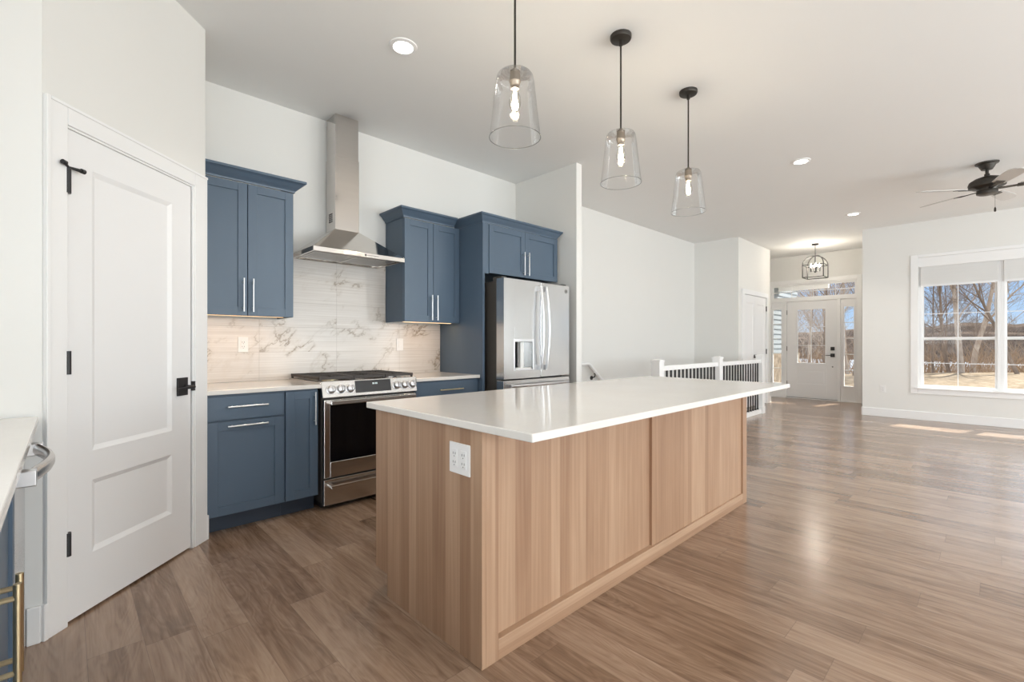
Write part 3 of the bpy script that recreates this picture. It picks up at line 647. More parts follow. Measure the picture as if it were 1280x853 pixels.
def wall_cabinet(label, x0, x1, split, z0, z1, yf, box_left=None, pulls=None, cr=None, left_panel=False):
    t_ = thing('upper_cabinet', label, 'cabinet', ((x0 + x1) / 2, YB, z0))
    b_ = MB().box(x0, x1, yf + .021, YB, z0 + .012, z1)
    sub(t_, 'body', b_, BLUE, bevel=.001)
    lip = MB().box(x0, x1, yf + .021, yf + .04, z0, z0 + .012).box(x0, x0 + .016, yf + .04, YB, z0, z0 + .012).box(x1 - .016, x1, yf + .04, YB, z0, z0 + .012)
    sub(t_, 'bottom_lip', lip, BLUE)
    for i, (a, c) in enumerate(((x0 + .002, split - .0015), (split + .0015, x1 - .002))):
        d_ = sub(t_, 'door', shaker(MB(), yf, a + .001, c - .001, z0 + .002, z1 - .006), BLUE, bevel=.0012)
        px = split - .030 if i == 0 else split + .030
        sub(d_, 'handle', bar_pull((px, yf, pulls[0]), (0, 0, 1), pulls[1], (0, -1, 0)), CHROME, 'brushed nickel bar handle', smooth=True)
    return t_
L_ = wall_cabinet('tall blue double-door wall cabinet beside the pantry wall, left of the hood', .618, 1.238, .927, 1.405, CZ0, 3.665, pulls=(1.55, .235))
sub(L_, 'crown_moulding', crown(MB(), [(.618, 3.675), (1.236, 3.675), (1.236, YB)], CZ0, CZ1, .075), BLUE)
R_ = wall_cabinet('tall narrow blue double-door wall cabinet between the hood and the refrigerator panel', 2.185, 2.806, 2.497, 1.408, CZ0, 3.665, pulls=(1.545, .235))
sub(R_, 'crown_moulding', crown(MB(), [(2.187, YB), (2.187, 3.675), (2.740, 3.675)], CZ0, CZ1, .068), BLUE)
# refrigerator surround: tall panel + cabinet over
FY = 3.31
t_ = thing('refrigerator_cabinet', 'deep blue cabinet with two doors and tall side panel, over and beside the refrigerator', 'cabinet', (3.35, YB, 0))
sub(t_, 'side_panel', MB().box(2.808, 2.832, FY + .004, YB, 0, CZ0), BLUE, bevel=.001)
sub(t_, 'filler_strip', MB().box(2.832, 2.881, FY + .006, FY + .04, 1.87, CZ0), BLUE)
sub(t_, 'body', MB().box(2.832, 3.872, FY + .021, YB, 1.885, CZ0), BLUE)
for a, c, px in ((2.886, 3.3685, 3.338), (3.3715, 3.872, 3.402)):
    d_ = sub(t_, 'door', shaker(MB(), FY, a, c, 1.878, CZ0 - .004), BLUE, bevel=.0012)
    sub(d_, 'handle', bar_pull((px, FY, 2.015), (0, 0, 1), .235, (0, -1, 0)), CHROME, 'brushed nickel bar handle', smooth=True)
sub(t_, 'crown_moulding', crown(MB(), [(2.81, 3.74), (2.81, FY + .01), (3.862, FY + .01), (3.862, YB - .3)], CZ0, CZ1, .054), BLUE)
# under-cabinet light strips
for lbl, x0, x1 in (('warm light strip glowing under the left wall cabinet', .66, 1.20), ('warm light strip glowing under the right wall cabinet', 2.22, 2.77)):
    t_ = thing('light_strip', lbl, 'light', ((x0 + x1) / 2, 3.78, 1.41))
    sub(t_, 'housing', MB().box(x0, x1, 3.74, 3.77, 1.409, 1.417), CHROME); sub(t_, 'diffuser', MB().box(x0 + .01, x1 - .01, 3.745, 3.765, 1.405, 1.409), LEDW)
    light('undercabinet_lamp', 'AREA', (0, -.02, -.008), (0, .12, -1), 0.85, (1.0, .62, .33), parent=t_, shape='RECTANGLE', size=x1 - x0, size_y=.02)
# base cabinets
BF = 3.375
t_ = thing('base_cabinet', 'blue base cabinet with one wide drawer over a wide door, left of the range', 'cabinet', (.85, YB, 0))
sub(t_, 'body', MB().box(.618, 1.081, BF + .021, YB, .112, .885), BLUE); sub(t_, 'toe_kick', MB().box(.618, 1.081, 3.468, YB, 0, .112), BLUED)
d_ = sub(t_, 'drawer', MB().box(.628, 1.076, BF, BF + .02, .721, .872), BLUE, bevel=.0015)
sub(d_, 'handle', bar_pull((.853, BF, .805), (1, 0, 0), .235, (0, -1, 0)), CHROME, 'brushed nickel bar handle', smooth=True)
d_ = sub(t_, 'door', shaker(MB(), BF, 0.628, 1.076, .119, .711), BLUE, bevel=.0012)
sub(d_, 'handle', bar_pull((.853, BF, .682), (1, 0, 0), .235, (0, -1, 0)), CHROME, 'brushed nickel bar handle', smooth=True)
t_ = thing('base_cabinet', 'narrow blue base cabinet with one full-height door, touching the left side of the range', 'cabinet', (1.2, YB, 0))
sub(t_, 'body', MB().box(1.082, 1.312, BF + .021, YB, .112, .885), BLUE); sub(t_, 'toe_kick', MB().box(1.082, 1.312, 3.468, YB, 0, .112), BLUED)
d_ = sub(t_, 'door', shaker(MB(), BF, 1.088, 1.307, .119, .874), BLUE, bevel=.0012)
sub(d_, 'handle', bar_pull((1.281, BF, .745), (0, 0, 1), .235, (0, -1, 0)), CHROME, 'brushed nickel bar handle', smooth=True)
t_ = thing('base_cabinet', 'blue base cabinet with drawer between the range and the tall refrigerator panel', 'cabinet', (2.46, YB, 0))
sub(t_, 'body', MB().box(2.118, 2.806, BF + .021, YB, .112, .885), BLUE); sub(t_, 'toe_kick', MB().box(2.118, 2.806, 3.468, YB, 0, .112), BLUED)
d_ = sub(t_, 'drawer', MB().box(2.122, 2.800, BF, BF + .02, .722, .874), BLUE, bevel=.0015)
sub(d_, 'handle', bar_pull((2.48, BF, .800), (1, 0, 0), .255, (0, -1, 0)), BRASS, 'brushed gold bar handle', smooth=True)
for a, c, px in ((2.122, 2.459, 2.43), (2.463, 2.80, 2.49)):
    d_ = sub(t_, 'door', shaker(MB(), BF, a, c, .119, .713), BLUE, bevel=.0012); sub(d_, 'handle', bar_pull((px, BF, .59), (0, 0, 1), .2, (0, -1, 0)), CHROME, smooth=True)
# counters
tag(MB().box(.618, 1.326, 3.350, 3.999, .886, .915).build('countertop', QUARTZ, bevel=.003), 'white quartz countertop left of the range, ending at the pantry wall', 'countertop')
tag(MB().box(2.112, 2.806, 3.350, 3.999, .886, .915).build('countertop', QUARTZ, bevel=.003), 'short white quartz countertop between the range and the refrigerator panel', 'countertop')

# ------------------------------------------------------------------ left run beside the camera
CF = -.100
tag(MB().box(LX + .002, -.080, .25, 2.659, .886, .915).build('countertop', QUARTZ, bevel=.003), 'white quartz countertop over the dishwasher at the left edge', 'countertop')
t_ = thing('sink_cabinet', 'blue cabinet with gold vertical handles at the bottom left corner of the view', 'cabinet', (-.4, 1.37, 0))
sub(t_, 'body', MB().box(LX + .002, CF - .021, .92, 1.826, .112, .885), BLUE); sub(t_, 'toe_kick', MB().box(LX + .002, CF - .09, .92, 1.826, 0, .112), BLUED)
for a, c, py in ((.924, 1.374, 1.347), (1.377, 1.822, 1.405)):
    m_ = MB(); m_.frame('x', CF - .02, CF, a, c, .119, .874, .058); m_.box(CF - .02, CF - .008, a + .058, c - .058, .177, .816)
    d_ = sub(t_, 'door', m_, BLUE, bevel=.0012)
    sub(d_, 'handle', bar_pull((CF, py, 0.626), (0, 0, 1), .205, (1, 0, 0), .0065), BRASS, 'brushed gold bar handle', smooth=True)
t_ = thing('base_cabinet', 'blue cabinet filler between the dishwasher and the pantry wall at the far left', 'cabinet', (-.4, 2.55, 0))
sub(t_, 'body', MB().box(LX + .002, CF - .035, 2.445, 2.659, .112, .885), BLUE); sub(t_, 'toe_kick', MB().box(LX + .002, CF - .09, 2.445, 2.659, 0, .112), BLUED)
t_ = thing('base_cabinet', 'blue base cabinet nearest the camera under the left countertop', 'cabinet', (-.4, .58, 0))
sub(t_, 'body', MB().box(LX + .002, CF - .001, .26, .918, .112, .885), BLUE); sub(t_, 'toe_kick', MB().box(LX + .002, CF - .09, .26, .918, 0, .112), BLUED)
t_ = thing('dishwasher', 'stainless dishwasher with curved chunky handle at the left edge of the view', 'dishwasher', (-.4, 2.13, 0))
sub(t_, 'body', MB().box(LX + .01, -.145, 1.832, 2.438, .10, .882), GREYBLK); sub(t_, 'toe_kick', MB().box(LX + .01, -.19, 1.832, 2.438, 0, .10), BLACK)
d_ = sub(t_, 'door', MB().box(-.143, -.108, 1.832, 2.438, .115, .872), STEELV, bevel=.004)
hp = []
for k_ in range(13):
    u_ = k_ / 12; hp.append((-.078 + .040 * math.sin(math.pi * u_), 1.885 + .50 * u_, 0.828))
sub(d_, 'handle', MB().tube(hp, .016, 10, flat=(.8, 1.35)), STEEL, smooth=True)
for yy in (1.885, 2.385): sub(d_, 'handle_mount', MB().box(-.108, -.060, yy - .020, yy + .020, .806, .850), CHROME, bevel=.003)

# ------------------------------------------------------------------ range
t_ = thing('range', 'stainless slide-in gas range with black oven glass under the hood', 'range', (1.712, 3.7, 0))
sub(t_, 'body', MB().box(1.330, 2.096, 3.372, 3.985, .05, .905), GREYBLK)
sub(t_, 'foot_plinth', MB().box(1.35, 2.08, 3.43, 3.95, 0, .05), BLACK)
sub(t_, 'cooktop', MB().box(1.312, 2.108, 3.352, 3.992, .9155, .928), STEEL, bevel=.003)
cp = MB(); cp.prism([(3.325, .815), (3.372, .815), (3.41, .9155), (3.41, .932), (3.352, .932)], 'x', 1.322, 2.104)
cpo = sub(t_, 'control_panel', cp, STEEL, bevel=.003)
cn = Vector((0, -.117, -.027 * -1)); pn = Vector((0, -(.932 - .815), -(3.352 - 3.325) * -1)).normalized()  # outward normal of sloping face
pn = Vector((0, -.117, .027)).normalized()
def onp(x, z, n_=0): # point on the sloping face at height z
    y = 3.325 + (z - .815) * (.027 / .117); return Vector((x, y, z)) + pn * n_
m_ = MB(); q = [(1.572, .836), (1.868, .836), (1.868, .925), (1.572, .925)]
m_.hexa([onp(a, b_, .0) for a, b_ in q], [onp(a, b_, .002) for a, b_ in q]); ds_ = sub(cpo, 'display', m_, DISP)
m_ = MB()
for kx in (1.712, 1.722, 1.736, 1.746):
    q = [(kx, .893), (kx + .007, .893), (kx + .007, .905), (kx, .905)]; m_.hexa([onp(a, b_, .002) for a, b_ in q], [onp(a, b_, .0025) for a, b_ in q])
sub(ds_, 'clock_digits', m_, DIGIT)
for kx in (1.385, 1.457, 1.529, 1.916, 1.988, 2.060):
    c = onp(kx, .872); m_ = MB(); m_.tube([c, c + pn * .006, c + pn * .007, c + pn * .032, c + pn * .036], [.034, .034, .030, .026, .021], 20)
    kn = sub(cpo, 'knob', m_, CHROME, smooth=True)
    sub(kn, 'knob_grip', MB().hexa([c + pn * .030 + Vector(v) for v in ((-.004, 0, -.02), (.004, 0, -.02), (.004, 0, .02), (-.004, 0, .02))], [c + pn * .042 + Vector(v) for v in ((-.003, 0, -.018), (.003, 0, -.018), (.003, 0, .018), (-.003, 0, .018))]), STEEL)
od = MB(); od.frame('y', 3.330, 3.370, 1.334, 2.092, .235, .800, .044, wb=.112, wt=.030)
odo = sub(t_, 'oven_door', od, STEEL, bevel=.003)
sub(odo, 'oven_window', MB().box(1.376, 2.050, 3.334, 3.36, .345, .772), OVGLASS)
def flat_handle(x0, x1, y, z, h=.026):
    m_ = MB(); m_.box(x0, x1, y - .058, y - .042, z - h / 2, z + h / 2)
    for xx in (x0 + .02, x1 - .02): m_.box(xx - .016, xx + .016, y - .045, y, z - h / 2 + .003, z + h / 2 - .003)
    return m_
sub(odo, 'handle', flat_handle(1.362, 2.064, 3.330, .782, .030), STEEL, bevel=.004)
dr = sub(t_, 'storage_drawer', MB().box(1.334, 2.092, 3.335, 3.370, .035, .222), STEEL, bevel=.003)
sub(dr, 'handle', flat_handle(1.365, 2.061, 3.335, .176, .024), STEEL, bevel=.004)
# burners and grates
for bx_, by_, br in ((1.46, 3.55, .045), (1.46, 3.83, .038), (1.712, 3.69, .05), (1.96, 3.55, .048), (1.96, 3.83, .036)):
    sub(t_, 'burner', MB().lathe([(br + .02, 0), (br + .02, .006), (br, .008), (br, .016), (.001, .018)], 20, Matrix.Translation((bx_, by_, .928))), BRASS if bx_ == 1.46 else STEEL, smooth=True)
for gx0, gx1 in ((1.322, 1.578), (1.582, 1.842), (1.846, 2.100)):
    m_ = MB(); y0, y1 = 3.385, 3.975; zt = .962
    for xx in (gx0 + .008, gx1 - .008): m_.box(xx - .008, xx + .008, y0, y1, zt - .020, zt)
    for yy in (y0 + .008, (y0 + y1) / 2, y1 - .008): m_.box(gx0, gx1, yy - .005, yy + .005, zt - .020, zt)
    for kk in range(1, 10):
        yy = y0 + (y1 - y0) * kk / 10
        if abs(kk - 5) > .4: m_.box(gx0 + .016, gx0 + .095, yy - .005, yy + .005, zt - .014, zt - .001); m_.box(gx1 - .095, gx1 - .016, yy - .005, yy + .005, zt - .014, zt - .001)
    gc = (gx0 + gx1) / 2
    m_.box(gc - .006, gc + .006, y0 + .02, y0 + .12, zt - .014, zt); m_.box(gc - .006, gc + .006, y1 - .12, y1 - .02, zt - .014, zt)
    for xx in (gx0 + .008, gx1 - .008):
        for yy in (y0 + .01, y1 - .01): m_.box(xx - .007, xx + .007, yy - .007, yy + .007, .928, zt - .018)
    sub(t_, 'grate', m_, IRON)

# ------------------------------------------------------------------ hood
t_ = thing('range_hood', 'stainless chimney range hood mounted above the range', 'range hood', (1.714, 3.99, 1.9))
HX0, HX1, HY0, HY1 = 1.326, 2.100, 3.515, 3.999
KX0, KX1, KY0 = 1.618, 1.828, 3.812
can = MB(); can.hexa([(HX0, HY0, 1.940), (HX1, HY0, 1.940), (HX1, HY1, 1.940), (HX0, HY1, 1.940)], [(KX0 - .004, KY0 - .004, 2.165), (KX1 + .004, KY0 - .004, 2.165), (KX1 + .004, HY1, 2.165), (KX0 - .004, HY1, 2.165)])
ca = sub(t_, 'canopy', can, HOODST)
rim = MB(); rim.box(HX0, HX1, HY0, HY0 + .02, 1.906, 1.940); rim.box(HX0, HX1, HY1 - .02, HY1, 1.906, 1.940); rim.box(HX0, HX0 + .02, HY0 + .02, HY1 - .02, 1.906, 1.940); rim.box(HX1 - .02, HX1, HY0 + .02, HY1 - .02, 1.906, 1.940)
ro = sub(t_, 'rim', rim, HOODST, bevel=.0015)
bt = MB(); bt.box(HX0 + .008, HX0 + .008 + .0, HY0, HY0, 0, 0)
m_ = MB(); m_.cyl((1.742, HY0 + .001, 1.923), (1.742, HY0 - .004, 1.923), .0065); 
for kk in range(9): m_.box(1.758 + kk * .011, 1.765 + kk * .011, HY0 - .0006, HY0 + .001, 1.921, 1.9255)
sub(ro, 'control_button', m_, BLACK)
sub(t_, 'underside_pan', MB().box(HX0 + .02, HX1 - .02, HY0 + .02, HY1 - .02, 1.925, 1.938), STEEL)
for a in (HX0 + .05, 1.72):
    m_ = MB(); b1 = a + .325
    m_.frame('y', 0, 0, 0, 0, 0, 0, 0) if False else None
    for kk in range(11): m_.box(a, b1, HY0 + .09 + kk * .030, HY0 + .106 + kk * .030, 1.913, 1.925)
    m_.box(a - .01, a, HY0 + .08, HY0 + .42, 1.911, 1.925); m_.box(b1, b1 + .01, HY0 + .08, HY0 + .42, 1.911, 1.925)
    sub(t_, 'filter', m_, STEEL)
ch = MB().box(KX0, KX1, KY0, HY1, 2.165, 2.78); sub(t_, 'lower_chimney', ch, HOODST, bevel=.0015)
sub(t_, 'upper_chimney', MB().box(KX0 + .004, KX1 - .004, KY0 + .004, HY1, 2.78, H - .002), HOODST, bevel=.0015)
vm = MB()
for kk in range(5): vm.box(KX0 - .0015, KX0 + .001, KY0 + .055, KY0 + .125, 2.235 + kk * .016, 2.244 + kk * .016)
sub(t_, 'vent_grille', vm, GREYBLK)

# ------------------------------------------------------------------ refrigerator
t_ = thing('refrigerator', 'stainless french-door refrigerator with ice dispenser between blue panel and stub wall', 'refrigerator', (3.35, 3.5, 0))
QY, QX0, QX1, QS, QT, QB = 3.10, 2.878, 3.820, 3.374, 1.812, .878
sub(t_, 'body', MB().box(QX0 + .006, QX1 - .006, 3.215, 3.93, .03, 1.79), GREYBLK)
sub(t_, 'foot_plinth', MB().box(QX0 + .03, QX1 - .03, 3.25, 3.9, 0, .03), BLACK)
for a in (QX0 + .01, QX1 - .07): sub(t_, 'hinge_cover', MB().box(a, a + .06, 3.14, 3.26, 1.79, 1.83), GREYBLK)
dx0, dx1, dz0, dz1 = 3.012, 3.268, .958, 1.232
dl = MB(); dl.box(QX0, dx0, QY, QY + .10, QB, QT); dl.box(dx1, QS - .003, QY, QY + .10, QB, QT); dl.box(dx0, dx1, QY, QY + .10, QB, dz0); dl.box(dx0, dx1, QY, QY + .10, dz1, QT); dl.box(dx0, dx1, QY + .075, QY + .10, dz0, dz1)
dlo = sub(t_, 'door', dl, STEELV)
sub(t_, 'gasket', MB().box(QX0 + .01, QX1 - .01, 3.198, 3.217, .09, QT - .02), DGREY)
dro = sub(t_, 'door', MB().box(QS + .003, QX1, QY, QY + .10, QB, QT), STEELV, bevel=.006)
sub(dlo, 'dispenser_panel', MB().box(dx0 + .002, dx1 - .002, QY - .002, QY + .002, dz1 + .02, 1.362), DISP if False else STEELV)
dm = MB(); dm.frame('y', QY - .004, QY + .004, dx0 - .006, dx1 + .006, dz0 - .006, dz1 + .02, .012, wt=.026); sub(dlo, 'dispenser_frame', dm, CHROME, bevel=.002)
dn_ = MB(); dn_.box(dx0 + .10, dx0 + .145, QY + .02, QY + .05, dz0 + .02, dz1 - .01); dn_.box(dx0 + .02, dx1 - .02, QY + .005, QY + .07, dz0 + .0, dz0 + .02); sub(dlo, 'dispenser_paddle', dn_, PLATE, bevel=.003)
def fr_handle(x, side):
    m_ = MB(); pts = []
    for k_ in range(15):
        u_ = k_ / 14; b_ = math.sin(math.pi * u_); pts.append((x + side * 0.018 * b_, QY - .035 - .030 * b_, .965 + .795 * u_))
    m_.tube(pts, .014, 10, flat=(1.0, 1.0))
    for zz in (.975, 1.745): m_.box(x - .016, x + .016, QY - .038, QY, zz - .026, zz + .026)
    return m_
sub(dlo, 'handle', fr_handle(QS - .030, .15), CHROME, 'curved bright metal door handle', smooth=True); sub(dro, 'handle', fr_handle(QS + .048, .5), CHROME, 'curved bright metal door handle', smooth=True)
m_ = MB(); m_.lathe([(.013, 0), (.019, 0), (.019, .002), (.013, .002)], 24, Matrix.Translation((3.762, QY, 1.752)) @ Matrix.Rotation(R(90), 4, 'X'), close=True)
m_.box(3.756, 3.768, QY - .002, QY, 1.750, 1.754); m_.box(3.760, 3.764, QY - .002, QY, 1.744, 1.760); sub(dro, 'badge', m_, GREYBLK)
fz = sub(t_, 'freezer_drawer', MB().box(QX0, QX1, QY, QY + .10, .06, QB - .012), STEELV, bevel=.006)
hp = [(QX0 + .06 + (QX1 - QX0 - .12) * k_ / 14, QY - .035 - .025 * math.sin(math.pi * k_ / 14), .815) for k_ in range(15)]
m_ = MB().tube(hp, .014, 10)
for xx in (QX0 + .075, QX1 - .075): m_.box(xx - .022, xx + .022, QY - .04, QY, .80, .83)
sub(fz, 'handle', m_, CHROME, smooth=True)

# ------------------------------------------------------------------ island
IX0, IX1, IY0, IY1 = 1.104, 3.742, 1.308, 2.118
t_ = thing('kitchen_island', 'long light wood kitchen island with panelled back in the middle of the room', 'kitchen island', (2.42, 1.7, 0))
for x0, x1 in ((IX0, IX0 + .019), (IX1 - .019, IX1)):
    m_ = MB().prism([(IY0, 0), (2.007, 0), (2.007, .108), (IY1, .108), (IY1, .885), (IY0, .885)], 'x', x0, x1); sub(t_, 'end_panel', m_, WOOD, bevel=.001)
for x0, x1 in ((IX0 + .0192, IX0 + .083), (3.666, IX1 - .0192)):
    sub(t_, 'corner_post', MB().box(x0, x1, IY0 - .0005, IY0 + .05, 0, .885), WOOD, bevel=.001)
sub(t_, 'base_rail', MB().box(IX0 + .083, 3.666, IY0, IY0 + .05, 0, .080), WOODR, bevel=.0015)
sub(t_, 'top_rail', MB().box(IX0 + .083, 3.666, IY0 + .012, IY0 + .05, .838, .885), WOODR)
sub(t_, 'back_panel', MB().box(IX0 + .083, 2.352, 1.336, 1.352, .080, .838), WOOD); sub(t_, 'back_panel', MB().box(2.352, 3.666, 1.320, 1.352, .080, .838), WOOD)
sub(t_, 'body', MB().box(IX0 + .0192, IX1 - .0192, 1.353, 2.098, .108, .885), WOOD); sub(t_, 'toe_kick', MB().box(IX0 + .0192, IX1 - .0192, 1.36, 2.007, 0, .108), WOOD)
for kk in range(5):
    a = IX0 + .022 + kk * .519; m_ = MB(); m_.frame('y', 2.098, 2.118, a, a + .513, .115, .715, .058); m_.box(a + .058, a + .455, 2.098, 2.110, .173, .657)
    sub(t_, 'door', m_, WOOD); d_ = sub(t_, 'drawer', MB().box(a, a + .513, 2.098, 2.118, .722, .876), WOOD); sub(d_, 'handle', bar_pull((a + .256, 2.118, .80), (1, 0, 0), .2, (0, 1, 0)), CHROME)
tag(MB().box(1.082, 3.800, 1.030, 2.178, .8855, .915).build('island_countertop', QUARTZ, bevel=.004), 'large white speckled quartz countertop covering the island', 'countertop')

# ------------------------------------------------------------------ stair railing
t_ = thing('stair_railing', 'white stair railing with dark metal balusters behind the island', 'railing', (6.9, 2.82, 0))
NW = .055
for xx in (5.155, 6.91, 8.70):
    m_ = MB().box(xx - NW, xx + NW, 2.82 - NW, 2.82 + NW, 0, 1.0).box(xx - NW - .008, xx + NW + .008, 2.82 - NW - .008, 2.82 + NW + .008, 0, .12)
    n_ = sub(t_, 'newel_post', m_, TRIM, bevel=.002)
    c = (xx, 2.82); sub(n_, 'post_cap', MB().box(xx - NW - .006, xx + NW + .006, 2.82 - NW - .006, 2.82 + NW + .006, .985, 1.010).hexa([(xx - NW, 2.82 - NW, 1.01), (xx + NW, 2.82 - NW, 1.01), (xx + NW, 2.82 + NW, 1.01), (xx - NW, 2.82 + NW, 1.01)], [(xx - .03, 2.79, 1.022), (xx + .03, 2.79, 1.022), (xx + .03, 2.85, 1.022), (xx - .03, 2.85, 1.022)]), TRIM)
for a, b_ in ((5.155 + NW, 6.91 - NW), (6.91 + NW, 8.70 - NW)):
    sub(t_, 'top_rail', MB().box(a, b_, 2.79, 2.85, .875, .935), TRIM, bevel=.004); sub(t_, 'bottom_rail', MB().box(a, b_, 2.785, 2.855, 0, .075), TRIM, bevel=.003)
    nb = 15; p_ = (b_ - a) / (nb + .2)
    for kk in range(nb):
        xx = a + p_ * (kk + .6); sub(t_, 'baluster', MB().box(xx - .009, xx + .009, 2.811, 2.829, .075, .876).box(xx - .014, xx + .014, 2.806, 2.834, .075, .095), BLACK)
t_ = thing('handrail', 'short white sloping wall handrail on black bracket, right of the refrigerator', 'handrail', (5.3, BW, .9))
m_ = MB(); m_.tube([(5.05, 3.94, .925), (5.28, 3.94, .925), (5.62, 3.94, .66), (8.2, 3.94, -1.30)], [.028] * 4, 8); sub(t_, 'rail', m_, TRIM, smooth=True)
for xx, zz in ((5.44, .80), (7.0, -.39)):
    sub(t_, 'bracket', MB().tube([(xx, 3.94, zz - .02), (xx, 3.955, zz - .07), (xx, BW, zz - .085)], .008, 8).cyl((xx, BW - .008, zz - .085), (xx, BW, zz - .085), .03).box(xx - .025, xx + .025, 3.93, 3.95, zz - .03, zz - .015), BLACK)

# ------------------------------------------------------------------ lights
DL = (('lit round recessed ceiling light near the left wall, above the range area', 1.577, 2.659), ('lit recessed ceiling light nearest in the living area, right of the pendants', 5.598, 1.416), ('smallest, farthest lit recessed ceiling light, toward the entry', 8.434, 1.451))
for lbl, x, y in DL:
    t_ = thing('recessed_light', lbl, 'ceiling light', (x, y, H), 'recessed ceiling lights')
    sub(t_, 'trim_ring', MB().lathe([(.064, -.004), (.064, -.010), (.088, -.006), (.090, 0), (.064, 0)], 32, Matrix.Translation((x, y, H)), close=True), TRIM, smooth=True)
    sub(t_, 'lens', MB().lathe([(.001, -.006), (.064, -.006), (.064, -.001), (.001, -.001)], 32, Matrix.Translation((x, y, H))), LENS)
    light('downlight_lamp', 'SPOT', (0, 0, -.02), (0, 0, -1), 62, (1, .93, .84), parent=t_, spot_size=R(125), spot_blend=.8, shadow_soft_size=.06)
def pendant(label, x, y):
    t_ = thing('pendant_light', label, 'pendant light', (x, y, H), 'clear glass pendants over the island')
    Tm = Matrix.Translation((x, y, 0))
    sub(t_, 'canopy', MB().lathe([(.001, H - .030), (.030, H - .030), (.062, H - .024), (.066, H - .016), (.066, H), (.001, H)], 32, Tm), BRONZE, smooth=True)
    sub(t_, 'stem', MB().lathe([(.012, H - .060), (.012, H - .028)], 16, Tm).lathe([(.0055, 2.545), (.0055, H - .055)], 12, Tm).lathe([(.005, 2.560), (.008, 2.555), (.024, 2.540), (.024, 2.534), (.001, 2.534)], 24, Tm), BRONZE, smooth=True)
    gs = MB(); pr = [(.022, 2.530), (.068, 2.529), (.082, 2.523), (.090, 2.510), (.0935, 2.490), (.104, 2.400), (.114, 2.310), (.1255, 2.215)]
    gs.lathe(pr, 48, Tm); gs.f = [f for f in gs.f if len(f) <= 4]
    sub(t_, 'glass_shade', gs, CLEARGL, smooth='full'); 
    rim_ = MB(); 
    rim_.tube([(x + .1255 * math.cos(2 * math.pi * k_ / 48), y + .1255 * math.sin(2 * math.pi * k_ / 48), 2.215) for k_ in range(49)], .0016, 6, cap=False)
    sub(t_, 'shade_rim', rim_, glass('rim_glass', (.80, .80, .80), 2.5) if 'rim_glass' not in bpy.data.materials else bpy.data.materials['rim_glass'], smooth='full')
    sub(t_, 'socket', MB().lathe([(.001, 2.534), (.025, 2.534), (.027, 2.500), (.029, 2.488), (.026, 2.484), (.024, 2.470), (.020, 2.466), (.020, 2.452), (.001, 2.452)], 24, Tm), SOCKET, smooth=True)
    sub(t_, 'bulb', MB().lathe([(.014, 2.455), (.016, 2.440), (.026, 2.415), (.030, 2.390), (.027, 2.366), (.015, 2.346), (.001, 2.340)], 24, Tm), BULBGL, smooth='full')
    fm = MB()
    for k_ in range(6):
        a = k_ * math.pi / 3; fm.cyl((x + .007 * math.cos(a), y + .007 * math.sin(a), 2.435), (x + .010 * math.cos(a + .3), y + .010 * math.sin(a + .3), 2.372), .0018, n=6)
    sub(t_, 'filament', fm, FILAM)
    light('pendant_lamp', 'POINT', (0, 0, 2.40 - H), (0, 0, -1), 7.5, (1, .85, .65), parent=t_, shadow_soft_size=.02)
pendant('largest, nearest clear glass pendant light over the island, its ceiling mount out of view', 1.583, 1.625)
pendant('middle one of the three clear glass pendant lights over the island', 2.508, 1.623)
pendant('farthest and smallest clear glass pendant light, over the far end of the island', 3.430, 1.621)
# lantern in the entry
lx, ly = 10.437, 2.396
t_ = thing('lantern_pendant', 'dark open cage lantern with lit candle bulbs hanging in the entry', 'pendant light', (lx, ly, H))
Tm = Matrix.Translation((lx, ly, 0))
sub(t_, 'canopy', MB().lathe([(.001, H - .03), (.05, H - .025), (.06, H - .01), (.06, H), (.001, H)], 24, Tm), BLACK, smooth=True)
sub(t_, 'chain_rod', MB().lathe([(.006, 2.90), (.006, H - .03)], 8, Tm), BLACK)
hs = .172; z0_, zs, zt = 2.485, 2.72, 2.905
m_ = MB(); rr = .009
for sx, sy in ((1, 1), (1, -1), (-1, -1), (-1, 1)):
    m_.cyl((lx + sx * hs, ly + sy * hs, z0_), (lx + sx * hs, ly + sy * hs, zs + .02), rr, n=6)
    pts = []
    for k_ in range(9):
        a = math.pi / 2 * k_ / 8; pts.append((lx + sx * hs * math.cos(a), ly + sy * hs * math.cos(a), zs + (zt - zs) * math.sin(a)))
    m_.tube(pts, rr, 6)
for zz in (z0_, zs):
    q = [(lx + hs, ly + hs, zz), (lx + hs, ly - hs, zz), (lx - hs, ly - hs, zz), (lx - hs, ly + hs, zz)]
    for k_ in range(4): m_.cyl(q[k_], q[(k_ + 1) % 4], rr, n=6)
sub(t_, 'cage', m_, BLACK)
m_ = MB(); m_.cyl((lx, ly, 2.60), (lx, ly, zt), .008, n=8); m_.lathe([(.001, 2.58), (.02, 2.585), (.02, 2.61), (.001, 2.62)], 12, Tm)
cl_ = sub(t_, 'candle_cluster', m_, BLACK)
for k_ in range(4):
    a = math.pi / 2 * k_ + .4; cx_, cy_ = lx + .07 * math.cos(a), ly + .07 * math.sin(a)
    sub(cl_, 'candle_arm', MB().cyl((lx, ly, 2.60), (cx_, cy_, 2.61), .006, n=6).cyl((cx_, cy_, 2.60), (cx_, cy_, 2.69), .013, n=10), BLACK)
    sub(cl_, 'bulb', MB().lathe([(.008, 2.69), (.018, 2.71), (.016, 2.735), (.001, 2.765)], 12, Matrix.Translation((cx_, cy_, 0))), CANDLE, smooth=True)
light('lantern_lamp', 'POINT', (0, 0, 2.72 - H), (0, 0, -1), 26, (1, .9, .76), parent=t_, shadow_soft_size=.08)
